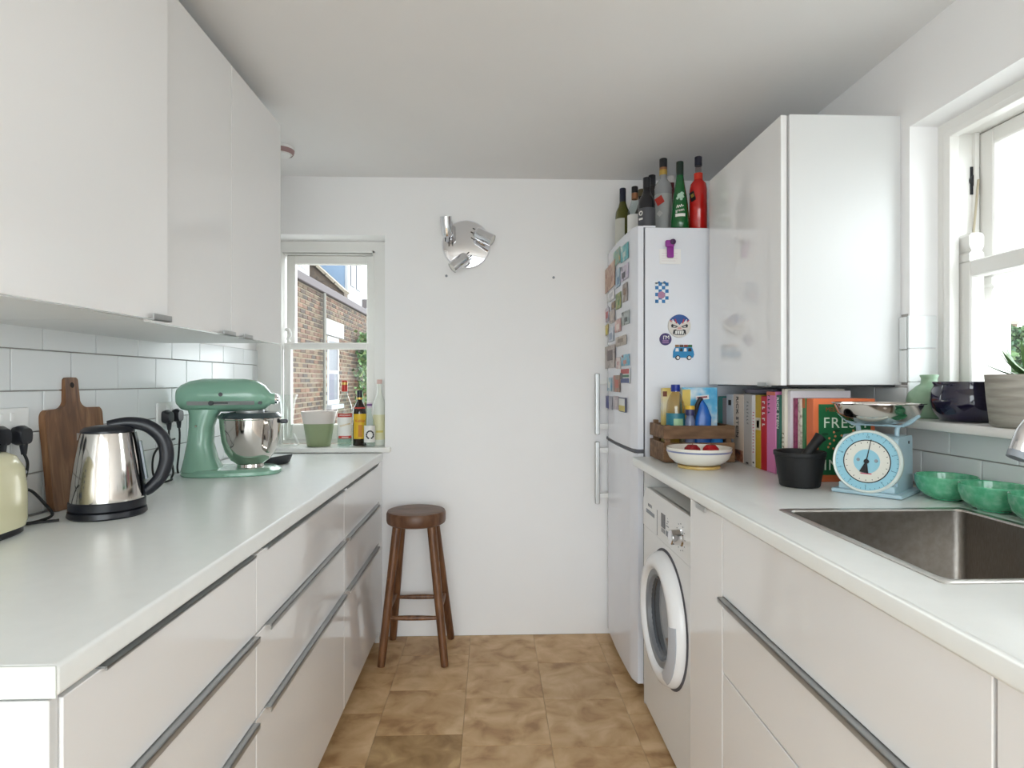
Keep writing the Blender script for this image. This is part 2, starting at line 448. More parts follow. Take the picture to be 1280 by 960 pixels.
def base_unit(label, y0, y1, side=1, x=FXL, xw=XL + 0.012, ztop=0.868, drawers=(), end=False):
    t = thing('base_cabinet', label, 'cabinet')
    xs = sorted((x - side * 0.022, xw))
    fin('carcass', B().box(xs[0], xs[1], y0 + 0.001, y1 - 0.001, 0.09, ztop), CARC, t)
    xp = sorted((x - side * 0.07, x - side * 0.085))
    fin('plinth', B().box(xp[0], xp[1], y0 + 0.001, y1 - 0.001, 0.001, 0.089), CARC, t)
    for z0, z1, hy in drawers: drawer(t, side, x, y0, y1, z0, z1, hy)
    return t
u1 = base_unit('white gloss three drawer base unit at the open end of the worktop, below kettle', 0.772, 1.393,
               drawers=((0.682, 0.8665, (0.849, 1.381)), (0.486, 0.682, (0.849, 1.381)), (0.06, 0.486, (0.849, 1.381))))
fin('end_panel', B().box(XL + 0.012, FXL - 0.004, 0.755, 0.771, 0.001, 0.868, bev=0.001, seg=1), CARC, u1)
base_unit('white gloss three drawer base unit in the middle of the run under the green mixer', 1.395, 2.214,
          drawers=((0.682, 0.8665, (1.449, 2.203)), (0.486, 0.682, (1.449, 2.203)), (0.06, 0.486, (1.449, 2.203))))
base_unit('white gloss three drawer base unit beside the wooden stool', 2.216, 2.904,
          drawers=((0.682, 0.8665, (2.25, 2.844)), (0.486, 0.682, (2.25, 2.844)), (0.06, 0.486, (2.25, 2.844))))
tag(fin('filler_panel', B().box(-0.56, FXL - 0.001, 2.907, YB - 0.001, 0.002, 0.868), GLOSS), 'tall white filler strip between drawer unit and back wall', 'panel')
t = thing('worktop', 'long white laminate worktop carrying the kettle, toaster and mixer', 'worktop')
fin('top_slab', B().box(XL + 0.0115, -0.535, 0.7585, 2.983, 0.8695, WT_L, bev=0.006, seg=3), WTOP, t)
fin('end_cap', B().box(XL + 0.0115, -0.5355, 0.757, 0.7588, 0.870, WT_L - 0.0005), EDGE, t)

# left wall cabinets
DX = -0.78
def tab(parent, side, x, y0, y1, z):
    xs = sorted((x - side * 0.002, x + side * 0.016))
    fin('handle', B().box(xs[0], xs[1], y0, y1, z - 0.0035, z - 0.001).box(xs[0] if side < 0 else xs[1] - 0.003, xs[0] + 0.003 if side < 0 else xs[1], y0, y1, z - 0.0035, z + 0.010, bev=0.0008, seg=1), ALU, parent)
ZB, ZT = 1.398, 2.212
t = thing('wall_cabinet', 'white gloss wall cabinet with its door slightly ajar above kettle', 'cabinet')
fin('carcass', B().box(XL + 0.001, DX - 0.022, 0.75, 1.402, ZB + 0.004, ZT, bev=0.001, seg=1), CARC, t)
dpiv = thing_door = bpy.data.objects.new('door', None)
ang = R(3.6)
b = B().box(-0.019, 0, 0, 0.648, ZB, ZT, bev=0.0012, seg=1)
d1 = fin('door', b, GLOSS, t, loc=(DX, 0.752, 0), rz=-ang)
bpy.data.objects.remove(dpiv)
hb = B().box(-0.001, 0.015, 0.575, 0.64, ZB - 0.0035, ZB - 0.001).box(0.012, 0.015, 0.575, 0.64, ZB - 0.0035, ZB + 0.010)
fin('handle', hb, ALU, d1)
t = thing('wall_cabinet', 'white gloss double door wall cabinet above the green mixer', 'cabinet')
fin('carcass', B().box(XL + 0.001, DX - 0.022, 1.405, 2.254, ZB + 0.004, ZT, bev=0.001, seg=1), CARC, t)
for (a, c, h0, h1) in ((1.4065, 1.829, 1.745, 1.826), (1.832, 2.254, 1.885, 1.955)):
    d = fin('door', B().box(DX - 0.019, DX, a, c, ZB, ZT, bev=0.0012, seg=1), GLOSS, t)
    tab(d, 1, DX, h0, h1, ZB)

# ================================================================== RIGHT RUN
FXR = 0.58
base = thing('base_cabinet', 'white gloss wide drawer unit under the steel sink', 'cabinet')
fin('carcass', B().box(FXR + 0.022, XR - 0.01, 0.674, 0.69, 0.09, 0.927).box(FXR + 0.022, XR - 0.01, 1.469, 1.485, 0.09, 0.927).box(FXR + 0.022, XR - 0.01, 0.69, 1.469, 0.09, 0.11), CARC, base)
fin('plinth', B().box(0.65, 0.665, 0.674, 1.485, 0.001, 0.089), CARC, base)
for z0, z1, hy in ((0.722, 0.926, None), (0.532, 0.722, (0.70, 1.483)), (0.09, 0.532, None)):
    drawer(base, -1, FXR, 0.674, 1.485, z0, z1, hy)
base = thing('base_cabinet', 'white gloss base unit on the far side of the sink drawers from the washing machine', 'cabinet')
fin('carcass', B().box(FXR + 0.022, XR - 0.01, 0.0, 0.67, 0.09, 0.927), CARC, base)
fin('plinth', B().box(0.65, 0.665, 0.0, 0.67, 0.001, 0.089), CARC, base)
fin('door', B().box(FXR, FXR + 0.019, 0.002, 0.669, 0.09, 0.925, bev=0.0012, seg=1), GLOSS, base)
base = thing('base_cabinet', 'narrow white gloss pull-out cupboard between washing machine and sink drawers', 'cabinet')
fin('carcass', B().box(FXR + 0.022, XR - 0.01, 1.489, 1.728, 0.09, 0.927), CARC, base)
fin('plinth', B().box(0.65, 0.665, 1.489, 1.728, 0.001, 0.089), CARC, base)
f = fin('door', B().box(FXR, FXR + 0.019, 1.489, 1.729, 0.03, 0.924, bev=0.0012, seg=1), GLOSS, base)
fin('handle', B().box(FXR - 0.012, FXR + 0.012, 1.58, 1.65, 0.9245, 0.9265).box(FXR - 0.012, FXR - 0.009, 1.58, 1.65, 0.910, 0.9265), ALU, f)

# worktop with a real sink cut-out
SX0, SX1, SY0, SY1 = 0.658, 1.095, 0.85, 1.36
t = thing('worktop', 'long white laminate worktop holding the steel sink and cookbooks', 'worktop')
hx0, hx1, hy0, hy1 = SX0 + 0.014, SX1 - 0.014, SY0 + 0.014, SY1 - 0.014
wx0, wx1, wy0, wy1 = 0.556, XR - 0.0095, -0.2, 2.345
b = B()
ins = 0.006
def rectring(x0, x1, y0, y1, z): return [Vector((x0, y0, z)), Vector((x1, y0, z)), Vector((x1, y1, z)), Vector((x0, y1, z))]
b.grid([rectring(hx0, hx1, hy0, hy1, 0.930), rectring(wx0 + ins, wx1 - ins, wy0 + ins, wy1 - ins, 0.930), rectring(wx0 + 0.0015, wx1 - 0.0015, wy0 + 0.0015, wy1 - 0.0015, 0.932), rectring(wx0, wx1, wy0, wy1, 0.936),
        rectring(wx0, wx1, wy0, wy1, 0.959), rectring(wx0 + 0.0015, wx1 - 0.0015, wy0 + 0.0015, wy1 - 0.0015, 0.963), rectring(wx0 + ins, wx1 - ins, wy0 + ins, wy1 - ins, WT_R), rectring(hx0, hx1, hy0, hy1, WT_R), rectring(hx0, hx1, hy0, hy1, 0.930)], cap0=False, cap1=False)
bmesh.ops.remove_doubles(b.bm, verts=b.bm.verts, dist=1e-6)
fin('top_slab', b, WTOP, t, ang=50)

# sink
t = thing('sink', 'rectangular brushed steel sink sunk into the white worktop', 'sink', loc=((SX0 + SX1) / 2, (SY0 + SY1) / 2, 0))
def rrect(x0, x1, y0, y1, z, r, n=5):
    out = []
    for cx, cy, a0 in ((x1 - r, y1 - r, 0), (x0 + r, y1 - r, 90), (x0 + r, y0 + r, 180), (x1 - r, y0 + r, 270)):
        for k in range(n + 1):
            a = R(a0 + 90 * k / n); out.append(Vector((cx + r * math.cos(a), cy + r * math.sin(a), z)))
    return out
sx, sy = (SX1 - SX0) / 2, (SY1 - SY0) / 2
Z = WT_R
fin('rim', B().grid([rrect(-sx, sx, -sy, sy, Z + 0.0003, 0.012), rrect(-sx, sx, -sy, sy, Z + 0.0015, 0.012), rrect(-sx + 0.002, sx - 0.002, -sy + 0.002, sy - 0.002, Z + 0.0025, 0.012),
                      rrect(-sx + 0.016, sx - 0.016, -sy + 0.016, sy - 0.016, Z + 0.002, 0.02), rrect(-sx + 0.018, sx - 0.018, -sy + 0.018, sy - 0.018, Z - 0.002, 0.02)], cap0=False, cap1=False), STEEL, t)
ib = 0.018
fin('basin', B().grid([rrect(-sx + ib, sx - ib, -sy + ib, sy - ib, Z - 0.002, 0.022), rrect(-sx + ib + 0.003, sx - ib - 0.003, -sy + ib + 0.003, sy - ib - 0.003, Z - 0.155, 0.022),
                        rrect(-sx + ib + 0.012, sx - ib - 0.012, -sy + ib + 0.012, sy - ib - 0.012, Z - 0.172, 0.02), rrect(-sx + ib + 0.03, sx - ib - 0.03, -sy + ib + 0.03, sy - ib - 0.03, Z - 0.176, 0.02)], cap0=False, cap1=True), SINKM, t, ang=60)
fin('drain', B().lathe([(0, 0.001), (0.02, 0.001), (0.034, 0.004), (0.04, 0.002), (0.04, 0)], 24, (0.05, 0, Z - 0.176)), CHROME, t)

# tap
t = thing('tap', 'curved chrome mixer tap at the back of the sink', 'tap', loc=(1.155, 1.06, WT_R))
fin('base', B().lathe([(0.0, 0.0005), (0.027, 0.0005), (0.027, 0.012), (0.02, 0.018), (0.02, 0.07), (0, 0.07)], 24), CHROME, t)
fin('spout', B().tube([(0, 0, 0.06), (0, 0.0, 0.14), (-0.02, 0, 0.20), (-0.07, 0, 0.243), (-0.13, 0, 0.243), (-0.175, 0.0, 0.208), (-0.195, 0, 0.165)], 0.0165, 18, 8), CHROME, t)
fin('aerator', B().cyl((-0.1945, 0, 0.166), (-0.200, 0, 0.155), 0.0168, 0.016, 18), GREYP, t)
fin('lever', B().cyl((0.0, 0.018, 0.045), (0.0, 0.075, 0.075), 0.006, 0.005), CHROME, t)

# right wall cabinet
CX = 0.868
t = thing('wall_cabinet', 'white gloss wall cabinet above the row of cookbooks', 'cabinet')
fin('carcass', B().box(CX + 0.0215, XR - 0.001, 1.760, 2.362, 1.250, 2.058, bev=0.001, seg=1), CARC, t)
d = fin('door', B().box(CX, CX + 0.019, 1.770, 2.362, 1.248, 2.060, bev=0.0015, seg=1), GLOSS, t)
tab(d, -1, CX, 1.835, 1.895, 1.248)
fin('underside_sheet', B().box(CX + 0.03, XR - 0.012, 1.77, 2.35, 1.2445, 1.2495), mat('dark_underside', (0.03, 0.03, 0.035), 0.5), t)  # thin dark sheet across the cabinet's underside

# ------------------------------------------------------------------ fridge freezer
t = thing('fridge_freezer', 'tall white fridge freezer covered in magnets beside the back wall', 'fridge')
FY0, FY1 = 2.385, 2.975
fin('cabinet_body', B().box(0.617, 1.20, FY0 + 0.002, FY1, 0.03, 1.879, bev=0.004), FRIDGE, t)
fin('door_seal', B().box(0.6105, 0.6165, FY0 + 0.012, FY1 - 0.01, 0.06, 1.87), SEAL, t)
def fdoor(z0, z1):
    # gently bowed door front, made as a profile in plan
    pts = []; n = 14
    for i in range(n + 1):
        s = i / n; y = FY0 + (FY1 - FY0) * s
        bow = 0.010 * (1 - (2 * s - 1) ** 2)
        e = min(s, 1 - s); rnd = 0.012 * max(0, 1 - e / 0.05) ** 2
        pts.append((0.576 - bow + rnd, y))
    pts += [(0.610, FY1), (0.610, FY0)]
    return B().prism(pts, z0, z1)
ud = fin('fridge_door', fdoor(0.988, 1.884), FRIDGE, t, ang=50)
ld = fin('freezer_door', fdoor(0.05, 0.972), FRIDGE, t, ang=50)
fin('door_trim', B().box(0.574, 0.610, FY0 + 0.004, FY1 - 0.004, 0.973, 0.987), SEAL, t)
fin('hinge_cap', B().box(0.6105, 0.66, FY0 + 0.005, FY0 + 0.05, 1.8795, 1.8865), FRIDGE, t)
for par, z0, z1 in ((ud, 1.0, 1.30), (ld, 0.66, 0.965)):
    h = fin('handle', B().box(0.510, 0.532, 2.918, 2.946, z0, z1, bev=0.004), ALU, par)
    for zz in (z0 + 0.03, z1 - 0.052): fin('bracket', B().box(0.528, 0.578, 2.924, 2.940, zz, zz + 0.022), WHITEP, h)
for x, y in ((0.65, FY0 + 0.05), (0.65, FY1 - 0.05), (1.15, FY0 + 0.05), (1.15, FY1 - 0.05)):
    fin('foot', B().cyl((x, y, 0.0005), (x, y, 0.035), 0.02), BLACK, t)

# ------------------------------------------------------------------ washing machine
t = thing('washing_machine', 'white front loading washing machine under the worktop beside the fridge', 'washing machine')
WY0, WY1, WX = 1.735, 2.325, 0.595
fin('cabinet_body', B().box(WX + 0.02, 1.18, WY0, WY1, 0.02, 0.848, bev=0.004), WASH, t)
fin('front_panel', B().box(WX, WX + 0.022, WY0, WY1, 0.10, 0.704, bev=0.004), WASH, t)
fin('kick_panel', B().box(WX + 0.003, WX + 0.022, WY0 + 0.002, WY1 - 0.002, 0.012, 0.098, bev=0.003), WASH, t)
cp = fin('control_panel', B().prism([(0, 0), (0.0, 0.10), (0.012, 0.142), (0.03, 0.142), (0.03, 0)], WY0, WY1, M=Matrix.Translation((WX - 0.001, 0, 0.706)) @ Matrix(((1, 0, 0, 0), (0, 0, 1, 0), (0, 1, 0, 0), (0, 0, 0, 1)))), WASH, t)
px = WX - 0.0015
fin('display', B().box(px - 0.001, px + 0.001, 2.03, 2.075, 0.755, 0.803), mat('display_black', (0.015, 0.017, 0.02), 0.15), cp)
for y0, y1, z0, z1 in ((2.032, 2.073, 0.738, 0.751), (1.985, 2.02, 0.738, 0.755), (1.95, 1.962, 0.735, 0.755)):
    fin('button', B().box(px - 0.001, px + 0.001, y0, y1, z0, z1), GREYP, cp)
for k in range(4):
    fin('marking', B().box(px - 0.0006, px + 0.001, 1.99 + 0.012 * (k % 2), 2.018 - 0.006 * k, 0.770 + 0.009 * k, 0.773 + 0.009 * k), GREYP, cp)
fin('drawer_grip', B().box(px - 0.001, px + 0.002, 2.165, 2.278, 0.762, 0.776, bev=0.0008, seg=1), GREYP, cp)
fin('drawer_seam', B().box(px - 0.0004, px + 0.002, 2.128, 2.1305, 0.71, 0.80), SEAL, cp)
text('BOSCH', 0.016, GREYP, cp, frame((px - 0.0003, 2.225, 0.795), (0, -1, 0), (0, 0, 1)))
k = fin('programme_knob', B().lathe([(0.0, 0.034), (0.020, 0.034), (0.023, 0.031), (0.025, 0.004), (0.030, 0.0), (0.0, 0.0)], 28, M=Matrix.Translation((px, 1.862, 0.772)) @ Matrix.Rotation(R(-90), 4, 'Y')), CHROME, cp)
for i in range(12):
    a = 2 * PI * i / 12
    fin('marking', B().box(px - 0.0006, px + 0.001, 1.862 + 0.042 * math.cos(a) - 0.003, 1.862 + 0.042 * math.cos(a) + 0.003, 0.772 + 0.042 * math.sin(a) - 0.0012, 0.772 + 0.042 * math.sin(a) + 0.0012), GREYP, cp)
DM = Matrix.Translation((WX - 0.001, 2.015, 0.462)) @ Matrix.Rotation(R(-90), 4, 'Y')
fin('door_recess', B().lathe([(0.0, 0.001), (0.222, 0.001), (0.226, -0.0005)], 48, M=DM), SEAL, t)
dr = fin('door', B().lathe([(0.152, 0.014), (0.160, 0.036), (0.172, 0.044), (0.190, 0.043), (0.206, 0.033), (0.216, 0.014), (0.217, 0.003), (0.152, 0.003), (0.152, 0.014)], 56, M=DM), mat('porthole_white', (0.84, 0.845, 0.86), 0.22), t, ang=60)
fin('porthole_ring', B().lathe([(0.132, 0.012), (0.138, 0.028), (0.150, 0.031), (0.1585, 0.030), (0.151, 0.012), (0.132, 0.012)], 48, M=DM), mat('porthole_grey', (0.20, 0.21, 0.23), 0.3), dr)
fin('porthole_glass', B().lathe([(0.138, 0.022), (0.128, 0.008), (0.08, -0.0006 + 0.004), (0.0, 0.003)], 40, M=DM), mat('dark_glass', (0.06, 0.07, 0.085), 0.05, coat=0.5), dr)
fin('door_handle', B().grid([[Vector((r * math.sin(R(a)), r * math.cos(R(a)), z)) for r, z in ((0.170, 0.0455), (0.190, 0.0450), (0.209, 0.034), (0.207, 0.030), (0.19, 0.042), (0.170, 0.042))] for a in range(168, 240, 6)], M=DM), mat('grip_grey', (0.48, 0.50, 0.55), 0.25), dr)
for x, y in ((0.66, WY0 + 0.06), (0.66, WY1 - 0.06), (1.12, WY0 + 0.06), (1.12, WY1 - 0.06)):
    fin('foot', B().cyl((x, y, 0.0005), (x, y, 0.024), 0.02), BLACK, t)
tag(fin('end_panel', B().box(0.60, 1.2, 2.3275, 2.3385, 0.001, 0.929), CARC), 'thin white upright panel between washing machine and fridge', 'panel')

# ================================================================== WALL LAMP, SMOKE ALARM, STOOL
t = thing('wall_lamp', 'round chrome wall lamp with three tilted spot heads', 'lamp', loc=(-0.123, YB, 1.939))
LM = Matrix.Rotation(R(90), 4, 'X')
fin('back_plate', B().lathe([(0.0, 0.0005), (0.121, 0.0005), (0.121, 0.004), (0.115, 0.012), (0.06, 0.018), (0.0, 0.02)], 48, M=LM), CHROME, t)
def head(cx, cz, dx, dz):
    """spot head centre and the direction its open end points in the wall plane"""
    d = Vector((dx, -0.25, dz)).normalized(); c = Vector((cx, -0.083, cz))
    q = d.to_track_quat('Z', 'Y').to_matrix().to_4x4(); M = Matrix.Translation(c) @ q
    h = fin('spot_head', B().lathe([(0.0, -0.048), (0.018, -0.048), (0.026, -0.041), (0.029, -0.030), (0.029, 0.050), (0.026, 0.050), (0.026, 0.03), (0.0, 0.028)], 28, M=M), CHROME, t)
    fin('bulb', B().lathe([(0.0, 0.036), (0.014, 0.036), (0.024, 0.044), (0.0255, 0.046), (0.0255, 0.03), (0.0, 0.03)], 20, M=M), mat('bulb_glass', (0.75, 0.75, 0.72), 0.15), h)
    s = Vector((d.z, 0, -d.x)).normalized()
    pb = B()
    for k in (-1, 1):
        p = c - d * 0.044 + s * 0.010 * k
        pb.cyl(p, p - d * 0.024, 0.0028, n=8)
    fin('pin', pb, BLACK, h)
    fin('stem', B().cyl(c + Vector((-d.x * 0.02, 0.02, -d.z * 0.02)), Vector((cx * 0.86, -0.006, cz * 0.86)), 0.008).lathe([(0, 0), (0.016, 0), (0.016, 0.006), (0, 0.008)], 16, (cx * 0.86, 0, 0), M=Matrix.Translation((0, -0.012, cz * 0.86)) @ LM), CHROME, h)
head(-0.092, 0.066, -0.06, 1.0)
head(0.087, 0.024, 0.9, -0.5)
head(-0.028, -0.102, -0.75, -0.65)

t = thing('smoke_alarm', 'small round white smoke alarm on the ceiling', 'smoke alarm', loc=(-0.905, 2.62, ZC))
fin('housing', B().lathe([(0.0, -0.035), (0.038, -0.035), (0.05, -0.024), (0.054, -0.006), (0.054, -0.0005), (0.0, -0.0005)], 32), WHITEP, t)
fin('vent_slot', B().lathe([(0.046, -0.030), (0.049, -0.027), (0.052, -0.020), (0.0535, -0.012), (0.0545, -0.012), (0.053, -0.021), (0.050, -0.028), (0.047, -0.031)], 32), mat('alarm_slot', (0.35, 0.22, 0.22), 0.5), t)

SCX, SCY = -0.349, 2.812
t = thing('stool', 'dark brown round wooden bar stool with four splayed legs', 'stool', loc=(SCX, SCY, 0))
fin('seat', B().lathe([(0.0, 0.602), (0.125, 0.602), (0.134, 0.608), (0.137, 0.618), (0.137, 0.650), (0.132, 0.661), (0.12, 0.664), (0.06, 0.660), (0.0, 0.659)], 48), DWOODS, t)
feet = [(-0.138, -0.142), (0.144, -0.15), (-0.132, 0.142), (0.152, 0.140)]
tops = [(-0.078, -0.07), (0.078, -0.07), (-0.078, 0.07), (0.078, 0.07)]
def legp(i, z): s = z / 0.603; return (feet[i][0] + (tops[i][0] - feet[i][0]) * s, feet[i][1] + (tops[i][1] - feet[i][1]) * s, z)
for i in range(4):
    fin('leg', B().tube([legp(i, 0.0006), legp(i, 0.05), legp(i, 0.3), legp(i, 0.6035)], lambda s: 0.0165 + 0.0045 * s, 12, 3), DWOOD, t)
for i, j, z in ((0, 1, 0.205), (2, 3, 0.215), (0, 2, 0.235), (1, 3, 0.235)):
    a, c = Vector(legp(i, z)), Vector(legp(j, z))
    fin('rung', B().tube([a, a.lerp(c, 0.25), a.lerp(c, 0.5), a.lerp(c, 0.75), c], lambda s: 0.007 + 0.0045 * math.sin(PI * s), 10, 3), DWOOD, t)

# ================================================================== LEFT WORKTOP
Z = WT_L + 0.0005
# toaster
t = thing('toaster', 'cream enamel toaster with grey lever beside the kettle', 'toaster', loc=(-1.127, 1.305, Z), rz=R(4))
def rr_secs(list_):
    return [((0, 0, z), (w, 0, 0), (0, l, 0), p) for z, w, l, p in list_]
fin('body', B().loft(rr_secs([(0.016, 0.060, 0.146, 5), (0.03, 0.0635, 0.149, 5), (0.10, 0.0635, 0.149, 5), (0.15, 0.060, 0.143, 5), (0.178, 0.050, 0.130, 4.5), (0.188, 0.036, 0.114, 4)]), n=44), CREAM, t, ang=60)
fin('base', B().loft(rr_secs([(0, 0.054, 0.138, 5), (0.003, 0.057, 0.142, 5), (0.0165, 0.057, 0.142, 5)]), n=44), BLACK, t)
fin('slot', B().box(-0.024, -0.008, -0.09, 0.09, 0.1885, 0.1895).box(0.008, 0.024, -0.09, 0.09, 0.1885, 0.1895), BLACK, t)
fin('lever', B().box(-0.016, 0.020, 0.148, 0.172, 0.048, 0.066, bev=0.006), GREYP, t)
fin('lever_slot', B().box(-0.002, 0.006, 0.1475, 0.151, 0.04, 0.13), BLACK, t)
for k in range(4):
    fin('button', B().cyl((0.034, 0.140, 0.085 + 0.017 * k), (0.037, 0.1515, 0.085 + 0.017 * k), 0.0045, n=12), GREYP, t)

# sockets and plugs
def socket(y, z, label):
    t = thing('wall_socket', label, 'socket', loc=(XL + 0.0105, y, z))
    fin('faceplate', B().box(0, 0.009, -0.075, 0.075, -0.044, 0.044, bev=0.003), WHITEP, t)
    for s in (-0.016, 0.016):
        fin('switch', B().box(0.0092, 0.013, s - 0.006, s + 0.006, 0.012, 0.032, bev=0.001, seg=1), WHITEP, t)
    return t
socket(1.515, 1.150, 'white double wall socket on the tiles behind toaster')
socket(2.262, 1.140, 'white double wall socket on the tiles behind mixer')
def cord(y, z, pts, label, r=0.0036, prongs=True):
    t = thing('power_cord', label, 'cord', loc=(XL + 0.0205, y, z))
    fin('plug', B().loft([((0, 0, 0), (0, 0.021, 0), (0, 0, 0.022), 3.5), ((0.010, 0, 0), (0, 0.0235, 0), (0, 0, 0.025), 3.5), ((0.025, 0, -0.002), (0, 0.019, 0), (0, 0, 0.020), 3)], n=24).cyl((0.016, 0, -0.018), (0.017, 0, -0.048), 0.010, 0.006, 12), BLACK, t)
    o = Vector(t.location)
    fin('cable', B().tube([Vector((0.017, 0, -0.045))] + [Vector(p) - o for p in pts], r, 8, 8), RUBBER, t)
    return t
cz = Z + 0.004
cord(1.548, 1.125, [(XL + 0.045, 1.55, 1.05), (XL + 0.04, 1.54, 1.0), (XL + 0.035, 1.52, 0.985), (XL + 0.035, 1.51, 0.978)], 'black plug with short lead in the socket behind toaster')
t = thing('power_cord', 'black cable looping on worktop between toaster and kettle', 'cord', loc=(-1.15, 1.50, cz))
fin('cable', B().tube([(0.018, -0.008, 0.085), (0.018, 0.02, 0.075), (0.025, 0.05, 0.04), (0.035, 0.065, 0.008), (0.03, 0.03, 0.0), (0.015, -0.010, 0.0), (0.03, 0.0, 0.001), (0.055, 0.022, 0.0), (0.072, 0.036, 0.0)], 0.0036, 8, 8), RUBBER, t)
cord(1.482, 1.128, [(XL + 0.04, 1.482, 1.06), (XL + 0.03, 1.486, 1.0), (XL + 0.02, 1.485, 0.95), (XL + 0.02, 1.50, cz)], 'black plug at the outer end of the socket behind toaster')
cord(2.228, 1.132, [(XL + 0.04, 2.222, 1.06), (XL + 0.045, 2.228, 0.98), (XL + 0.05, 2.232, 0.93), (XL + 0.06, 2.20, cz), (XL + 0.085, 2.15, cz), (XL + 0.075, 2.105, cz), (XL + 0.04, 2.12, 0.94), (XL + 0.02, 2.16, 1.0), (XL + 0.02, 2.22, 1.035), (XL + 0.02, 2.30, 1.045)], 'black plug and looping lead of the green mixer, nearer the kettle')
cord(2.297, 1.134, [(XL + 0.04, 2.297, 1.06), (XL + 0.035, 2.30, 0.99), (XL + 0.03, 2.30, 0.94), (XL + 0.03, 2.305, cz)], 'black plug and hanging lead close behind the mixer stand')

# cutting board leaning on the tiles
t = thing('cutting_board', 'brown wooden cutting board with handle leaning on tiles behind kettle', 'cutting board', loc=(XL + 0.040, 1.752, Z))
pts = []
def arc(cx, cy, r, a0, a1, n=6): return [(cx + r * math.cos(R(a0 + (a1 - a0) * i / n)), cy + r * math.sin(R(a0 + (a1 - a0) * i / n))) for i in range(n + 1)]
out = arc(0.10, 0.015, 0.015, -90, 0) + arc(0.098, 0.255, 0.02, 0, 70) + arc(0.052, 0.305, 0.03, 270, 200) + arc(0.012, 0.352, 0.010, 0, 90) + arc(-0.022, 0.352, 0.010, 90, 180) + arc(-0.062, 0.305, 0.03, -20, -90) + arc(-0.098, 0.255, 0.02, 110, 180) + arc(-0.10, 0.015, 0.015, 180, 270)
BM = Matrix.Rotation(R(-5.0), 4, 'Y') @ Matrix(((0, 0, 1, 0), (1, 0, 0, 0), (0, 1, 0, 0), (0, 0, 0, 1)))
fin('board', B().prism(out, -0.009, 0.009, M=BM), BOARDW, t)
fin('hanging_hole', B().cyl((-0.004, 0.340, -0.0095), (-0.004, 0.340, 0.0095), 0.008, n=16, M=BM), mat('hole_dark', (0.02, 0.012, 0.008), 0.8), t)

# kettle
t = thing('kettle', 'shiny steel jug kettle with black handle and base', 'kettle', loc=(-1.008, 1.615, Z), rz=R(22))
fin('power_base', B().lathe([(0, 0), (0.086, 0), (0.090, 0.004), (0.088, 0.016), (0.080, 0.019), (0, 0.019)], 48), BLACK, t)
fin('collar', B().lathe([(0.078, 0.0195), (0.0865, 0.021), (0.0865, 0.040), (0.084, 0.042), (0.0, 0.042)], 48), BLACK, t)
fin('body', B().lathe([(0.0835, 0.0425), (0.0835, 0.05), (0.080, 0.09), (0.074, 0.14), (0.066, 0.19), (0.0605, 0.216), (0.057, 0.219), (0, 0.219)], 64), POLISH, t)
fin('lid', B().lathe([(0.061, 0.2165), (0.0605, 0.222), (0.052, 0.230), (0.03, 0.2345), (0.0, 0.236)], 40), BLACK, t)
fin('spout', B().prism([(-0.055, -0.014), (-0.068, 0), (-0.055, 0.014)], 0.198, 0.2165), POLISH, t)
fin('handle', B().tube([(0.0, 0, 0.2335), (0.045, 0, 0.240), (0.09, 0, 0.230), (0.125, 0, 0.195), (0.135, 0, 0.145), (0.122, 0, 0.095), (0.098, 0, 0.065), (0.083, 0, 0.055)], lambda s: 0.011 + 0.0035 * math.sin(PI * s), 14, 6, flat=1.25), BLACK, t)
fin('handle_strip', B().grid([[Vector((r * math.cos(R(a)), r * math.sin(R(a)), z)) for a in (-15, -8, 0, 8, 15)] for r, z in ((0.0865, 0.045), (0.0835, 0.09), (0.077, 0.14), (0.0695, 0.19), (0.064, 0.216))], cap0=False, cap1=False, closed=False), BLACK, t)
fin('water_gauge', B().box(-0.003, 0.003, -0.010, 0.010, -0.052, 0.052, bev=0.002, M=Matrix.Translation((0.0805, 0, 0.140)) @ Matrix.Rotation(R(-8.5), 4, 'Y')), mat('gauge_grey', (0.30, 0.33, 0.37), 0.15), t)

# stand mixer: local x runs along the head
t = thing('stand_mixer', 'mint green stand mixer with polished steel bowl', 'stand mixer', loc=(-0.985, 2.325, Z), rz=R(12))
def ovalring(cx, rx, ry, z, p=2.4, n=40):
    return ((cx, 0, z), (rx, 0, 0), (0, ry, 0), p)
fin('base', B().loft([ovalring(0.0, 0.172, 0.105, 0.0, 2.8), ovalring(0.0, 0.176, 0.108, 0.004, 2.8), ovalring(0.0, 0.174, 0.106, 0.014, 2.8), ovalring(-0.005, 0.160, 0.094, 0.024, 2.8)], n=48), MINT, t)
fin('pedestal', B().loft([ovalring(-0.105, 0.070, 0.086, 0.018, 2.6), ovalring(-0.110, 0.056, 0.072, 0.06, 2.6), ovalring(-0.112, 0.044, 0.058, 0.12, 2.5), ovalring(-0.108, 0.042, 0.052, 0.18, 2.5), ovalring(-0.100, 0.050, 0.052, 0.225, 2.4), ovalring(-0.095, 0.06, 0.05, 0.245, 2.4)], n=36), MINT, t, ang=60)
hs = []
for x, zc, rz_, ry_ in ((-0.196, 0.292, 0.012, 0.012), (-0.190, 0.292, 0.032, 0.034), (-0.175, 0.292, 0.047, 0.048), (-0.145, 0.295, 0.058, 0.058), (-0.10, 0.298, 0.063, 0.063), (-0.03, 0.298, 0.0635, 0.064), (0.04, 0.298, 0.0625, 0.062), (0.085, 0.296, 0.058, 0.057), (0.115, 0.290, 0.046, 0.046), (0.130, 0.286, 0.030, 0.032), (0.138, 0.284, 0.022, 0.023), (0.152, 0.283, 0.021, 0.021)):
    hs.append(((x, 0, zc), (0, ry_, 0), (0, 0, rz_), 2.15))
hd = fin('motor_head', B().loft(hs, n=36), MINT, t, ang=60)
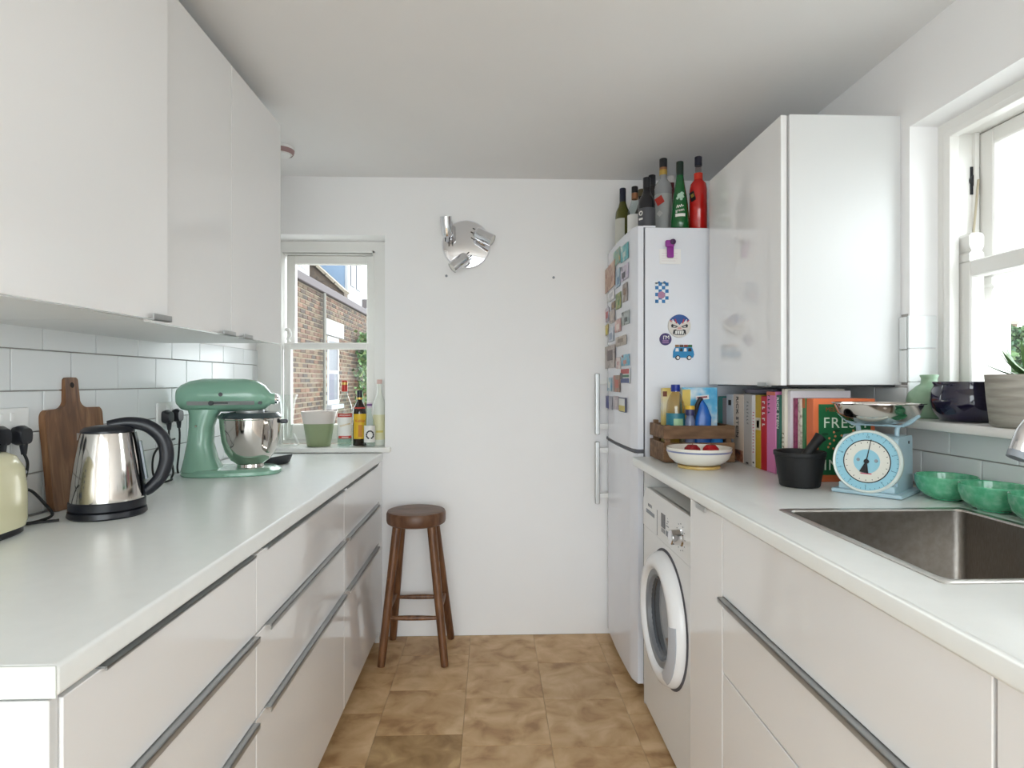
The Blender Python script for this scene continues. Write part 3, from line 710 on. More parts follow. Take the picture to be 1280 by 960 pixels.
fin('trim_band', B().grid([[Vector((x, s * (ry - 0.0005), z)) for z, ry in ((0.262, 0.0545), (0.2625, 0.0570), (0.2765, 0.0620), (0.277, 0.0595))] for s in (-1,) for x in (-0.145, -0.10, 0.0, 0.06, 0.085)]), ALU, hd)
fin('trim_band', B().grid([[Vector((x, s * (ry - 0.0005), z)) for z, ry in ((0.262, 0.0545), (0.2625, 0.0570), (0.2765, 0.0620), (0.277, 0.0595))] for s in (1,) for x in (-0.145, -0.10, 0.0, 0.06, 0.085)]), ALU, hd)
fin('speed_lever', B().cyl((-0.062, -0.056, 0.270), (-0.062, -0.074, 0.270), 0.0085, n=16).box(-0.055, -0.005, -0.0640, -0.0610, 0.2675, 0.2715), BLACK, hd)
fin('hinge_cap', B().cyl((-0.03, -0.060, 0.302), (-0.03, -0.0655, 0.302), 0.0075, n=16), BLACK, hd)
fin('hub_knob', B().cyl((0.150, 0, 0.283), (0.160, 0, 0.283), 0.020, 0.018, 24).cyl((0.160, 0, 0.283), (0.166, 0, 0.283), 0.010, n=16), CHROME, hd)
fin('attachment_screw', B().cyl((0.105, -0.040, 0.270), (0.105, -0.066, 0.270), 0.006, n=14), BLACK, hd)
fin('planetary', B().lathe([(0, 0.222), (0.046, 0.222), (0.050, 0.226), (0.050, 0.238), (0.047, 0.242), (0.0, 0.242)], 32, (0.062, 0, 0)), ALU, hd)
fin('lock_screw', B().cyl((-0.115, -0.053, 0.185), (-0.115, -0.0575, 0.185), 0.004, n=12), CHROME, t)
bw = fin('bowl', B().lathe([(0.0, 0.032), (0.044, 0.032), (0.047, 0.025), (0.050, 0.025), (0.048, 0.036), (0.070, 0.052), (0.090, 0.083), (0.102, 0.125), (0.107, 0.17), (0.109, 0.206), (0.112, 0.209), (0.112, 0.212), (0.107, 0.211), (0.104, 0.17), (0.098, 0.125), (0.086, 0.086), (0.066, 0.056), (0.0, 0.04)], 56, (0.062, 0, 0)), POLISH, t)
HA = R(-50)
hv = Vector((math.cos(HA), math.sin(HA), 0)); hc = Vector((0.062, 0, 0))
fin('bowl_handle', B().tube([hc + hv * 0.106 + Vector((0, 0, 0.192)), hc + hv * 0.130 + Vector((0, 0, 0.193)), hc + hv * 0.139 + Vector((0, 0, 0.17)), hc + hv * 0.136 + Vector((0, 0, 0.13)), hc + hv * 0.122 + Vector((0, 0, 0.095)), hc + hv * 0.096 + Vector((0, 0, 0.10))], 0.006, 10, 6, flat=1.7), POLISH, bw)
fin('splash_guard', B().lathe([(0.113, 0.2125), (0.1145, 0.216), (0.100, 0.232), (0.070, 0.234), (0.066, 0.232), (0.098, 0.229), (0.110, 0.2155), (0.113, 0.2125)], 48, (0.062, 0, 0)), mat('guard_dark', (0.035, 0.055, 0.06), 0.15, coat=0.3), t)
fin('bowl_grip', B().box(0.170, 0.198, -0.012, 0.012, 0.188, 0.204, bev=0.004), BLACK, bw)

# black tray tilted behind mixer
t = thing('phone_stand', 'flat black tray lying on worktop behind the mixer', 'tray', loc=(-0.93, 2.56, Z), rz=R(-20))
fin('tray', B().loft([((0, 0, 0.0), (0.042, 0, -0.0), (0, 0.075, 0), 6), ((0, 0, 0.004), (0.046, 0, 0.0), (0, 0.080, 0), 6), ((0, 0, 0.026), (0.056, 0, 0.010), (0, 0.090, 0), 6), ((0, 0, 0.029), (0.054, 0, 0.010), (0, 0.088, 0), 6), ((0, 0, 0.024), (0.050, 0, 0.008), (0, 0.084, 0), 6)], n=32), BLACK, t)
t.name = 'tray'

# ------------------------------------------------------------------ on the back window sill
ZS = 0.9385
GLASS = mat('clear_glass', (0.96, 0.98, 0.97), 0.02, trans=1.0, ior=1.3)
t = thing('vase', 'clear glass vase with flared rim on window sill', 'vase', loc=(-1.02, 3.045, ZS))
fin('body', B().lathe([(0, 0.0), (0.050, 0.0), (0.056, 0.004), (0.045, 0.012), (0.030, 0.04), (0.026, 0.08), (0.028, 0.13), (0.032, 0.18), (0.038, 0.225), (0.05, 0.255), (0.048, 0.256), (0.035, 0.225), (0.029, 0.18), (0.025, 0.13), (0.022, 0.08), (0.02, 0.04), (0.0, 0.03)], 32), thin_glass('vase_glass', (0.975, 0.99, 0.98), 0.2), t)
fin('handle', B().tube([(0.030, 0, 0.06), (0.042, 0, 0.035), (0.055, 0, 0.010)], 0.005, 8, 6), WHITEP, t)  # white tube drawn as the curved highlight on the glass foot, no real handle
t = thing('plant_pot', 'sage green plant pot with wide pale pink rim on window sill', 'pot', loc=(-0.862, 3.035, ZS))
fin('pot', B().lathe([(0, 0), (0.054, 0), (0.057, 0.004), (0.0735, 0.1125), (0.0, 0.1125)], 40), mat('sage_glaze', (0.275, 0.33, 0.185), 0.35), t)
fin('rim', B().lathe([(0.0738, 0.113), (0.0745, 0.114), (0.0865, 0.170), (0.0855, 0.1725), (0.082, 0.171), (0.071, 0.116), (0.0, 0.116)], 40), mat('pale_pink_glaze', (0.66, 0.60, 0.56), 0.4), t)

def bottle(name, label, loc, prof, m, cap=None, rz=0.0, neck=None, group=None, n=28):
    """prof: outer profile of the glass; cap: (r, z0, z1, mat)"""
    t = thing(name, label, 'bottle', loc=loc, rz=rz, group=group)
    fin('glass', B().lathe(prof, n), m, t, ang=50)
    if cap:
        r, z0, z1, cm = cap
        fin('cap', B().lathe([(0, z0), (r, z0), (r, z1 - 0.002), (r - 0.002, z1), (0, z1)], 20), cm, t)
    return t
def band(t, r, z0, z1, m, a0=-180, a1=180, name='label_band', n=None):
    n = n or max(6, int((a1 - a0) / 12))
    rr = r + 0.0006
    ring = [[Vector((rr * math.cos(R(a0 + (a1 - a0) * i / n)), rr * math.sin(R(a0 + (a1 - a0) * i / n)), z)) for i in range(n + 1)] for z in (z0, z1)]
    ri = [[Vector((r * 0.985 * math.cos(R(a0 + (a1 - a0) * i / n)), r * 0.985 * math.sin(R(a0 + (a1 - a0) * i / n)), z)) for i in range(n + 1)] for z in (z1, z0)]
    return fin(name, B().grid(ring + ri, cap0=False, cap1=False, closed=False), m, t)
def btext(t, s, size, m, r, z, a=-90, rot=0):
    return text(s, size, m, t, Matrix.Rotation(R(a), 4, 'Z') @ frame((r + 0.0012, 0, z), (0, 1, 0), (0, 0, 1)) @ Matrix.Rotation(R(rot), 4, 'Z'), bend=r + 0.0012)
GB = thin_glass('bottle_glass_clear', (0.90, 0.95, 0.94))
WHITEL = mat('white_label', (0.80, 0.79, 0.76), 0.5)
REDL = mat('red_label', (0.50, 0.045, 0.03), 0.45)
GOLD = mat('gold_foil', (0.60, 0.40, 0.10), 0.3, 0.6)
DARKB = mat('dark_bottle', (0.018, 0.010, 0.006), 0.08, coat=0.4)
AV = -105   # bearing of the photographer as seen from the sill
t = bottle('bottle', 'clear spirit bottle with red cap and white red-banded label', (-0.733, 3.03, ZS), [(0, 0), (0.034, 0), (0.036, 0.004), (0.036, 0.19), (0.030, 0.215), (0.0155, 0.255), (0.013, 0.265), (0.013, 0.28), (0, 0.28)], GB, (0.0145, 0.272, 0.327, mat('red_cap', (0.50, 0.03, 0.02), 0.35)))
AV = -73
band(t, 0.0362, 0.045, 0.145, WHITEL, AV - 70, AV + 70, 'label')
band(t, 0.0365, 0.145, 0.163, REDL, AV - 70, AV + 70)
band(t, 0.0366, 0.040, 0.053, REDL, AV - 55, AV + 55)
btext(t, 'Stolichnaya', 0.0125, GOLD, 0.0372, 0.108, AV, 15)
btext(t, 'STOLICHNAYA', 0.0085, WHITEL, 0.0375, 0.154, AV)
band(t, 0.0369, 0.0450, 0.0480, WHITEL, AV - 25, AV + 25, 'label_mark')
fin('cap_band', B().lathe([(0.0146, 0.306), (0.0152, 0.306), (0.0152, 0.318), (0.0146, 0.318)], 20), GOLD, t)
fin('spirit', B().lathe([(0, 0.006), (0.032, 0.006), (0.0325, 0.05), (0, 0.05)], 24), thin_glass('spirit_tint', (0.80, 0.90, 0.86)), t)
t = bottle('bottle', 'dark brown liqueur bottle with yellow label and black cap', (-0.664, 3.055, ZS), [(0, 0), (0.032, 0), (0.034, 0.004), (0.034, 0.165), (0.030, 0.19), (0.017, 0.215), (0.0135, 0.225), (0.0135, 0.245), (0, 0.245)], DARKB, (0.014, 0.243, 0.278, BLACK))
band(t, 0.0342, 0.035, 0.160, mat('yellow_label', (0.72, 0.45, 0.02), 0.45), AV - 60, AV + 60, 'label')
band(t, 0.0300, 0.178, 0.193, REDL, AV - 60, AV + 60)
fin('neck_ring', B().lathe([(0.0138, 0.232), (0.0155, 0.232), (0.0155, 0.242), (0.0138, 0.242)], 20), GOLD, t)
btext(t, 'Kahlúa', 0.019, REDL, 0.0348, 0.125, AV)
fin('emblem', B().box(0.0344, 0.0356, -0.010, 0.010, 0.045, 0.105, bev=0.0005, M=Matrix.Rotation(R(AV), 4, 'Z')), mat('amber_print', (0.55, 0.22, 0.02), 0.5), t)
t = bottle('bottle', 'small clear bottle with white label and dark wreath emblem', (-0.603, 2.995, ZS), [(0, 0), (0.0255, 0), (0.027, 0.004), (0.027, 0.105), (0.024, 0.125), (0.012, 0.155), (0.0105, 0.165), (0.0105, 0.19), (0, 0.19)], GB, (0.0125, 0.192, 0.218, mat('white_purple_cap', (0.62, 0.55, 0.62), 0.4)))
band(t, 0.0272, 0.022, 0.105, WHITEL, AV - 75, AV + 75, 'label')
for k in range(10):
    a = R(-60 + 300 * k / 9)
    fin('wreath_leaf', B().box(0.0276, 0.0284, -0.0035, 0.0035, -0.005, 0.005, M=Matrix.Rotation(R(AV), 4, 'Z') @ Matrix.Translation((0, 0.0165 * math.cos(a), 0.060 + 0.0185 * math.sin(a))) @ Matrix.Rotation(a, 4, 'X')), BLACK, t)
fin('cap_band', B().lathe([(0.0126, 0.202), (0.0131, 0.202), (0.0131, 0.211), (0.0126, 0.211)], 20), mat('purple_print', (0.16, 0.06, 0.22), 0.5), t)
t = bottle('bottle', 'tall frosted pale bottle of yellow liqueur against the window reveal', (-0.566, 3.062, ZS), [(0, 0), (0.031, 0), (0.033, 0.004), (0.033, 0.20), (0.026, 0.225), (0.0145, 0.25), (0.012, 0.27), (0.012, 0.315), (0, 0.315)], mat('frosted_glass', (0.70, 0.72, 0.66), 0.35), (0.0135, 0.310, 0.332, mat('pale_pink_cap', (0.62, 0.42, 0.38), 0.4)))
band(t, 0.0331, 0.03, 0.155, mat('lemon_frost', (0.66, 0.64, 0.42), 0.4), AV - 80, AV + 80, 'liqueur_tint')
band(t, 0.0336, 0.066, 0.076, mat('lemon_print', (0.60, 0.52, 0.15), 0.5), AV - 35, AV + 25, 'label_mark')

# ================================================================== ON TOP OF THE FRIDGE
ZF = 1.8875
CW = -108
NCAP = mat('navy_cap', (0.012, 0.013, 0.03), 0.4)
def wineprof(h, r, neck=0.014, sh=0.62):
    return [(0, 0), (r - 0.003, 0), (r, 0.004), (r, h * (sh - 0.08)), (r * 0.93, h * sh), (r * 0.62, h * (sh + 0.08)), (neck, h * (sh + 0.17)), (neck, h * 0.985), (0, h * 0.985)]
fg = 'spirit and wine bottles on top of the fridge'
t = bottle('bottle', 'olive wine bottle with pale label and navy capsule, behind the rest', (0.632, 2.865, ZF), wineprof(0.30, 0.036), mat('olive_bottle', (0.085, 0.085, 0.015), 0.08, coat=0.4), (0.0152, 0.235, 0.301, NCAP), group=fg)
band(t, 0.0362, 0.03, 0.15, mat('pale_label', (0.55, 0.54, 0.48), 0.5), CW - 100, CW + 20, 'label')
t = bottle('bottle', 'clear bottle with white label and black stopper on the fridge', (0.664, 2.755, ZF), wineprof(0.272, 0.033), GB, (0.0150, 0.245, 0.274, BLACK), group=fg)
band(t, 0.0333, 0.02, 0.14, WHITEL, CW - 80, CW + 80, 'label')
band(t, 0.0145, 0.215, 0.243, mat('copper_foil', (0.35, 0.16, 0.08), 0.4, 0.5), name='neck_foil')
t = bottle('bottle', 'black bottle with white round emblem and dull label on the fridge', (0.657, 2.515, ZF), wineprof(0.232, 0.0355, 0.0145, 0.60), mat('black_bottle', (0.014, 0.013, 0.016), 0.12, coat=0.3), (0.0156, 0.190, 0.234, BLACK), group=fg)
band(t, 0.0358, 0.02, 0.10, mat('slate_label', (0.075, 0.075, 0.085), 0.5), CW - 85, CW + 85, 'label')
fin('emblem', B().lathe([(0.006, 0), (0.010, 0), (0.010, 0.001), (0.006, 0.001)], 16, M=Matrix.Rotation(R(CW - 38), 4, 'Z') @ Matrix.Translation((0.0362, 0, 0.078)) @ Matrix.Rotation(R(90), 4, 'Y')), WHITEL, t)
fin('emblem', B().box(0.0360, 0.0372, -0.010, 0.010, 0.050, 0.058, M=Matrix.Rotation(R(CW - 38), 4, 'Z')), WHITEL, t)
bottle('bottle', 'dark bottle with black cap peering over behind the clear spirit bottle', (0.742, 2.745, ZF), wineprof(0.322, 0.036), mat('smoke_bottle', (0.03, 0.028, 0.03), 0.1, coat=0.4), (0.0165, 0.275, 0.324, BLACK), group=fg)
bottle('bottle', 'brown bottle with dull gold neck half hidden at the back of fridge', (0.722, 2.865, ZF), wineprof(0.295, 0.034), DARKB, (0.0155, 0.262, 0.297, mat('dull_gold', (0.09, 0.07, 0.03), 0.4)), group=fg)
t = bottle('bottle', 'tall clear spirit bottle with red diamond label and gold neck', (0.742, 2.565, ZF), [(0, 0), (0.034, 0), (0.0365, 0.004), (0.0365, 0.205), (0.031, 0.225), (0.0155, 0.245), (0.0145, 0.26), (0.0145, 0.29), (0, 0.29)], mat('grey_clear_glass', (0.30, 0.31, 0.32), 0.06, coat=0.5), (0.0165, 0.294, 0.333, BLACK), group=fg)
band(t, 0.0368, 0.02, 0.175, mat('silver_label', (0.36, 0.37, 0.37), 0.4), CW - 80, CW + 80, 'label')
fin('diamond_label', B().box(0.0368, 0.0386, -0.017, 0.017, -0.017, 0.017, bev=0.0004, seg=1, M=Matrix.Rotation(R(CW - 22), 4, 'Z') @ Matrix.Translation((0, 0, 0.145)) @ Matrix.Rotation(R(25), 4, 'X')), REDL, t)
fin('label_point', B().box(0.0366, 0.0380, -0.010, 0.010, -0.010, 0.010, M=Matrix.Rotation(R(CW - 22), 4, 'Z') @ Matrix.Translation((0, 0, 0.09)) @ Matrix.Rotation(R(45), 4, 'X')), mat('grey_print', (0.55, 0.55, 0.53), 0.5), t)
band(t, 0.0160, 0.262, 0.284, GOLD, name='neck_foil')
band(t, 0.0158, 0.284, 0.294, mat('copper_foil', (0.35, 0.16, 0.08), 0.4), name='neck_foil')
band(t, 0.0368, 0.0, 0.018, mat('amber_print', (0.55, 0.22, 0.02), 0.5), CW - 80, CW + 80, 'label_band')
t = bottle('bottle', 'dark red bottle with white cap behind the green bottle', (0.820, 2.705, ZF), wineprof(0.305, 0.034), mat('maroon_bottle', (0.09, 0.008, 0.012), 0.1, coat=0.4), (0.0165, 0.275, 0.307, mat('white_cap', (0.62, 0.58, 0.57), 0.4)), group=fg)
t = bottle('bottle', 'tapering emerald green bottle with white script and tall dark cap', (0.782, 2.462, ZF), [(0, 0), (0.036, 0), (0.0395, 0.005), (0.0385, 0.04), (0.029, 0.13), (0.020, 0.185), (0.0145, 0.225), (0.0135, 0.24), (0, 0.24)], mat('emerald_bottle', (0.004, 0.10, 0.022), 0.07, coat=0.5), (0.0148, 0.225, 0.2835, mat('green_black_cap', (0.008, 0.02, 0.014), 0.35)), group=fg)
band(t, 0.0372, 0.048, 0.060, WHITEL, CW - 28, CW + 34, 'label_band')
fin('script_mark', B().tube([Matrix.Rotation(R(CW + a), 4, 'Z') @ Vector((0.0352, 0, z)) for a, z in ((-22, 0.084), (-14, 0.096), (-10, 0.085), (-2, 0.095), (4, 0.087), (10, 0.098), (16, 0.090), (24, 0.094))], 0.0014, 6, 4), WHITEL, t)
btext(t, 'green', 0.016, WHITEL, 0.0366, 0.074, CW, 8)
for a, dz, s in ((0, 0.135, 0.011), (16, 0.143, 0.008), (-18, 0.125, 0.006), (10, 0.121, 0.006), (22, 0.131, 0.006)):
    fin('emblem', B().lathe([(0, 0), (s * 0.8, 0), (s, 0.001), (0, 0.0025)], 10, M=Matrix.Rotation(R(CW + a), 4, 'Z') @ Matrix.Translation((0.0295, 0, dz)) @ Matrix.Rotation(R(84), 4, 'Y')), mat('pale_green_print', (0.40, 0.58, 0.46), 0.5), t)
t = bottle('bottle', 'bright red aperitif bottle with navy cap at the front of fridge', (0.859, 2.462, ZF), [(0, 0), (0.033, 0), (0.0355, 0.004), (0.0355, 0.165), (0.032, 0.19), (0.0175, 0.208), (0.0165, 0.222), (0.0165, 0.235), (0, 0.235)], mat('red_bottle', (0.50, 0.012, 0.010), 0.07, coat=0.5), (0.0148, 0.267, 0.305, NCAP), group=fg)
fin('neck', B().lathe([(0.0125, 0.234), (0.0125, 0.268)], 20), thin_glass('neck_glass', (0.85, 0.78, 0.76)), t)
band(t, 0.0172, 0.209, 0.235, mat('red_foil', (0.60, 0.035, 0.015), 0.3), name='neck_foil')
fin('label', B().box(0.0355, 0.0368, -0.012, 0.012, -0.020, 0.020, M=Matrix.Rotation(R(CW - 40), 4, 'Z') @ Matrix.Translation((0, 0, 0.135)) @ Matrix.Rotation(R(18), 4, 'X')), BLACK, t)
fin('emblem', B().box(0.0368, 0.0374, -0.007, 0.007, -0.007, 0.007, M=Matrix.Rotation(R(CW - 40), 4, 'Z') @ Matrix.Translation((0, 0, 0.138)) @ Matrix.Rotation(R(18), 4, 'X')), GOLD, t)

# ================================================================== FRIDGE MAGNETS
def onfront(px, py):
    """pixel of the photo to (y, z) on the fridge door front, using the measured camera"""
    f = 750.0; A = math.atan(26 / 750.0); u = (px - 640) / f; v = (477 - py) / f
    rx, ry = u * math.cos(A) + math.sin(A), -u * math.sin(A) + math.cos(A)
    tt = 0.570 / rx
    return tt * ry, H + tt * v
mg = 'small souvenir magnets on the fridge door front'
def door_x(y):
    s = (y - FY0) / (FY1 - FY0); return 0.576 - 0.010 * (1 - (2 * s - 1) ** 2)
MAGNETS = [
    ((769, 312, 777, 331), [(0.55, 0.38, 0.14), (0.14, 0.33, 0.30)], 'beige and teal tile magnet at the top of the door', (0.25, 0.42, 0.30)),
    ((778, 306, 786, 326), [(0.03, 0.26, 0.30), (0.10, 0.42, 0.45)], 'teal square magnet with pale shell, highest on the door', (0.55, 0.66, 0.62)),
    ((756, 331, 771, 362), [(0.25, 0.08, 0.05), (0.40, 0.20, 0.13), (0.55, 0.40, 0.30)], 'large red-brown photo print under the beige magnet', (0.45, 0.28, 0.18)),
    ((772, 336, 777, 359), [(0.14, 0.28, 0.40), (0.40, 0.50, 0.56)], 'narrow blue upright magnet beside the lilac one', (0.10, 0.2, 0.35)),
    ((778, 331, 786, 350), [(0.45, 0.38, 0.56), (0.62, 0.58, 0.68)], 'lilac square magnet with dark figure', (0.08, 0.08, 0.12)),
    ((780, 354, 785, 377), [(0.50, 0.47, 0.44), (0.28, 0.24, 0.22)], 'slim pale grey magnet with brown figure', (0.25, 0.17, 0.12)),
    ((760, 364, 770, 376), [(0.74, 0.74, 0.74), (0.66, 0.66, 0.67)], 'small white paper note among the magnets', (0.5, 0.5, 0.52)),
    ((766, 377, 771, 386), [(0.10, 0.06, 0.04), (0.22, 0.14, 0.09)], 'tiny dark brown magnet below the white note', (0.35, 0.25, 0.12)),
    ((772, 366, 778, 386), [(0.44, 0.37, 0.12), (0.22, 0.28, 0.12)], 'yellow-green palm shaped magnet', (0.12, 0.25, 0.08)),
    ((755, 385, 762, 402), [(0.06, 0.08, 0.22), (0.60, 0.60, 0.66)], 'navy and white magnet near the door edge', (0.5, 0.1, 0.1)),
    ((763, 388, 770.5, 404), [(0.27, 0.22, 0.20), (0.40, 0.33, 0.30)], 'brown grey photo magnet beside navy one', (0.5, 0.42, 0.36)),
    ((779, 389, 787, 406), [(0.20, 0.26, 0.27), (0.42, 0.46, 0.45)], 'grey teal square magnet with dark corner', (0.05, 0.07, 0.08)),
    ((771, 399, 778, 415), [(0.48, 0.20, 0.19), (0.58, 0.38, 0.36)], 'dusky pink upright magnet', (0.7, 0.6, 0.55)),
    ((756, 406, 761, 419), [(0.03, 0.025, 0.02), (0.50, 0.38, 0.05)], 'black and yellow striped magnet near the door edge', (0.6, 0.5, 0.08)),
    ((762, 409, 769, 427), [(0.42, 0.48, 0.60), (0.60, 0.64, 0.70)], 'pale blue sky photo magnet', (0.3, 0.36, 0.5)),
    ((772, 420, 784, 432), [(0.36, 0.30, 0.25), (0.48, 0.42, 0.36)], 'wide tan landscape magnet', (0.25, 0.2, 0.16)),
    ((756, 432, 771, 460), [(0.25, 0.19, 0.17), (0.38, 0.32, 0.29), (0.46, 0.40, 0.37)], 'large brown grey photo print with two dark heads', (0.10, 0.06, 0.06)),
    ((772, 447, 777.5, 461), [(0.58, 0.46, 0.44), (0.66, 0.60, 0.58)], 'pale pink paper magnet beside the blue ring', (0.5, 0.3, 0.3)),
    ((778.5, 443, 787, 457), [(0.06, 0.30, 0.48), (0.20, 0.46, 0.58)], 'blue ring shaped magnet with pink centre', (0.5, 0.25, 0.22)),
    ((760, 472, 766, 489), [(0.05, 0.30, 0.48), (0.42, 0.55, 0.60)], 'bright blue seaside magnet near the handle', (0.7, 0.72, 0.7)),
    ((769, 469, 777, 490), [(0.13, 0.065, 0.04), (0.26, 0.16, 0.10)], 'dark brown magnet shaped like a figure', (0.45, 0.1, 0.06)),
    ((757, 495, 761, 510), [(0.03, 0.035, 0.18), (0.06, 0.07, 0.26)], 'plain navy magnet in the bottom row', (0.1, 0.12, 0.35)),
    ((762, 496, 767, 512), [(0.24, 0.24, 0.32), (0.36, 0.36, 0.42)], 'grey blue magnet in the bottom row', (0.42, 0.42, 0.48)),
    ((769, 495, 775, 512), [(0.28, 0.25, 0.27), (0.42, 0.34, 0.38)], 'grey and pink magnet in the bottom row', (0.5, 0.45, 0.45)),
]
for i, ((x0, y0, x1, y1), cl, lab, acc) in enumerate(MAGNETS):
    ya, za = onfront(x0, (y0 + y1) / 2); yb, _ = onfront(x1, (y0 + y1) / 2)
    ym = (ya + yb) / 2
    _, zt = onfront((x0 + x1) / 2, y0); _, zb = onfront((x0 + x1) / 2, y1)
    w, h = (ya - yb) / 2, (zt - zb) / 2
    dx = door_x(ym)
    slope = math.atan2(door_x(ym + 0.01) - door_x(ym - 0.01), 0.02)
    t = thing('fridge_magnet', lab, 'magnet', loc=(dx - 0.0022, ym, (zt + zb) / 2), rz=-slope, group=mg)
    bk = fin('backing', B().box(-0.0026, 0.0, -w, w, -h, h, bev=0.0008, seg=1), blotch('picture_%02d' % i, cl + [acc], 26, 0.35, rand=0.0), t)
    e = random.uniform(0.35, 0.6)
    sy, sz = random.uniform(-0.25, 0.25) * w, random.uniform(-0.4, 0.1) * h
    fin('picture', B().box(-0.0034, -0.0024, sy - w * e, sy + w * e, sz - h * e * 0.8, sz + h * e * 0.9, bev=0.0003, seg=1), mat('magnet_accent_%02d' % i, acc, 0.4), t)
# pieces with their own outline
def flat_on_door(x0, y0, x1, y1):
    ya, _ = onfront(x0, y0); yb, _ = onfront(x1, y0); _, zt = onfront((x0 + x1) / 2, y0); _, zb = onfront((x0 + x1) / 2, y1)
    return (ya + yb) / 2, (zt + zb) / 2, (ya - yb) / 2, (zt - zb) / 2
ym, zm, w, h = flat_on_door(777, 461, 788, 479)
t = thing('fridge_magnet', 'wavy flag magnet in red, green, white and blue', 'magnet', loc=(door_x(ym) - 0.0015, ym, zm), group=mg)
fin('backing', B().box(-0.003, 0, -w, w, -h, h), mat('flag_white', (0.72, 0.72, 0.70), 0.4), t)
fin('red_field', B().box(-0.004, -0.0028, -w, w * 0.85, h * 0.30, h * 0.97), mat('flag_red', (0.42, 0.03, 0.03), 0.4), t)
fin('blue_field', B().box(-0.004, -0.0028, -w, w * 0.85, -h * 0.97, -h * 0.32), mat('flag_blue', (0.02, 0.05, 0.22), 0.4), t)
fin('green_bar', B().box(-0.0044, -0.0028, -w, w * 0.9, -h * 0.18, h * 0.16), mat('flag_green', (0.015, 0.14, 0.06), 0.4), t)
fin('black_hoist', B().box(-0.0048, -0.0028, w * 0.45, w * 0.98, -h * 0.45, h * 0.45), BLACK, t)
ym, zm, w, h = flat_on_door(775.5, 497, 784, 515)
t = thing('fridge_magnet', 'white and yellow picture magnet with navy edge in the bottom row', 'magnet', loc=(door_x(ym) - 0.0015, ym, zm), group=mg)
fin('backing', B().box(-0.003, 0, -w, w, -h, h), mat('magnet_navy', (0.03, 0.035, 0.10), 0.4), t)
fin('sky', B().box(-0.0038, -0.0028, -w * 0.75, w * 0.95, -h * 0.1, h * 0.85), mat('magnet_white', (0.66, 0.67, 0.66), 0.4), t)
fin('sand', B().box(-0.0038, -0.0028, -w * 0.75, w * 0.95, -h * 0.9, -h * 0.1), mat('magnet_yellow', (0.60, 0.50, 0.12), 0.4), t)

# ---- on the fridge side (plane y = FY0)
YS = FY0 + 0.0015
sg = 'magnets on the fridge side'
t = thing('paper_note', 'white paper note held to the fridge side by purple clip', 'note', loc=(0.718, YS, 1.762))
fin('sheet', B().box(-0.043, 0.043, -0.0016, -0.0004, -0.030, 0.030), mat('paper', (0.82, 0.81, 0.80), 0.7), t)
for k in range(4):
    fin('text_line', B().box(-0.034, 0.030 - 0.008 * (k % 2), -0.0020, -0.0015, 0.012 - 0.010 * k, 0.0132 - 0.010 * k), mat('print_pink', (0.66, 0.55, 0.58), 0.7), t)
t = thing('magnet_clip', 'purple magnetic clip with dark round spring on the white note', 'clip', loc=(0.716, YS - 0.0022, 1.790))
PUR = mat('purple_plastic', (0.25, 0.02, 0.26), 0.35)
fin('jaw', B().box(-0.013, 0.015, -0.010, 0, -0.034, 0.012, bev=0.005), PUR, t)
fin('grip', B().box(-0.020, 0.016, -0.016, -0.001, 0.008, 0.036, bev=0.006), PUR, t)
fin('spring', B().lathe([(0, 0.020), (0.007, 0.020), (0.011, 0.018), (0.0125, 0.010), (0.0125, 0.0), (0, 0)], 24, (0, 0, 0), M=Matrix.Translation((0.009, 0.0, 0.028)) @ LM), mat('dark_purple', (0.05, 0.01, 0.06), 0.35), t)

t = thing('fridge_magnet', 'blue and white chequered magnet with scalloped edge on fridge side', 'magnet', loc=(0.684, YS, 1.617))
BL = mat('check_blue', (0.03, 0.17, 0.42), 0.4); WH = mat('check_white', (0.74, 0.77, 0.80), 0.4)
fin('backing', B().box(-0.027, 0.027, -0.0025, 0, -0.042, 0.040), WH, t)
for i in range(5):
    fin('scallop', B().cyl((-0.022 + i * 0.011, 0, 0.040), (-0.022 + i * 0.011, -0.0025, 0.040), 0.0055, n=12), BL if i % 2 else WH, t)
for i in range(4):
    for j in range(6):
        if (i + j) % 2 == 0:
            fin('check', B().box(-0.027 + i * 0.0135, -0.0135 + i * 0.0135, -0.0032, -0.0024, -0.042 + j * 0.0137, -0.0283 + j * 0.0137), BL, t)
fin('crest', B().lathe([(0, 0.0015), (0.014, 0.0012), (0.015, 0), (0, 0)], 20, M=Matrix.Translation((-0.002, -0.003, -0.010)) @ LM), mat('crest_mauve', (0.40, 0.20, 0.32), 0.4), t)

t = thing('fridge_magnet', 'large round fierce mask magnet with blue brow and bared teeth', 'magnet', loc=(0.755, YS, 1.483))
def disc(r, t_, x=0, z=0, y=0.0, n=32, sx=1.0): return B().lathe([(0, t_), (r * 0.97, t_), (r, t_ * 0.6), (r, 0), (0, 0)], n, M=Matrix.Translation((x, y, z)) @ LM @ Matrix.Diagonal((sx, 1, 1, 1)))
fin('face', disc(0.0465, 0.004), mat('mask_cream', (0.66, 0.62, 0.58), 0.4), t)
def poly(pts, y0, y1, name, m):
    return fin(name, B().prism(pts, y0, y1, M=Matrix(((1, 0, 0, 0), (0, 0, -1, 0), (0, 1, 0, 0), (0, 0, 0, 1)))), m, t)
cap_pts = [(0.0462 * math.cos(R(a)), 0.0462 * math.sin(R(a))) for a in range(28, 153, 8)] + [(-0.012, 0.016), (0, 0.004), (0.012, 0.016)]
poly(cap_pts, 0.0038, 0.0046, 'brow_patch', mat('mask_blue', (0.03, 0.09, 0.30), 0.4))
MR = mat('mask_red', (0.50, 0.05, 0.06), 0.4); MB_ = mat('mask_black', (0.015, 0.015, 0.02), 0.4); MW = mat('mask_white', (0.80, 0.79, 0.77), 0.4)
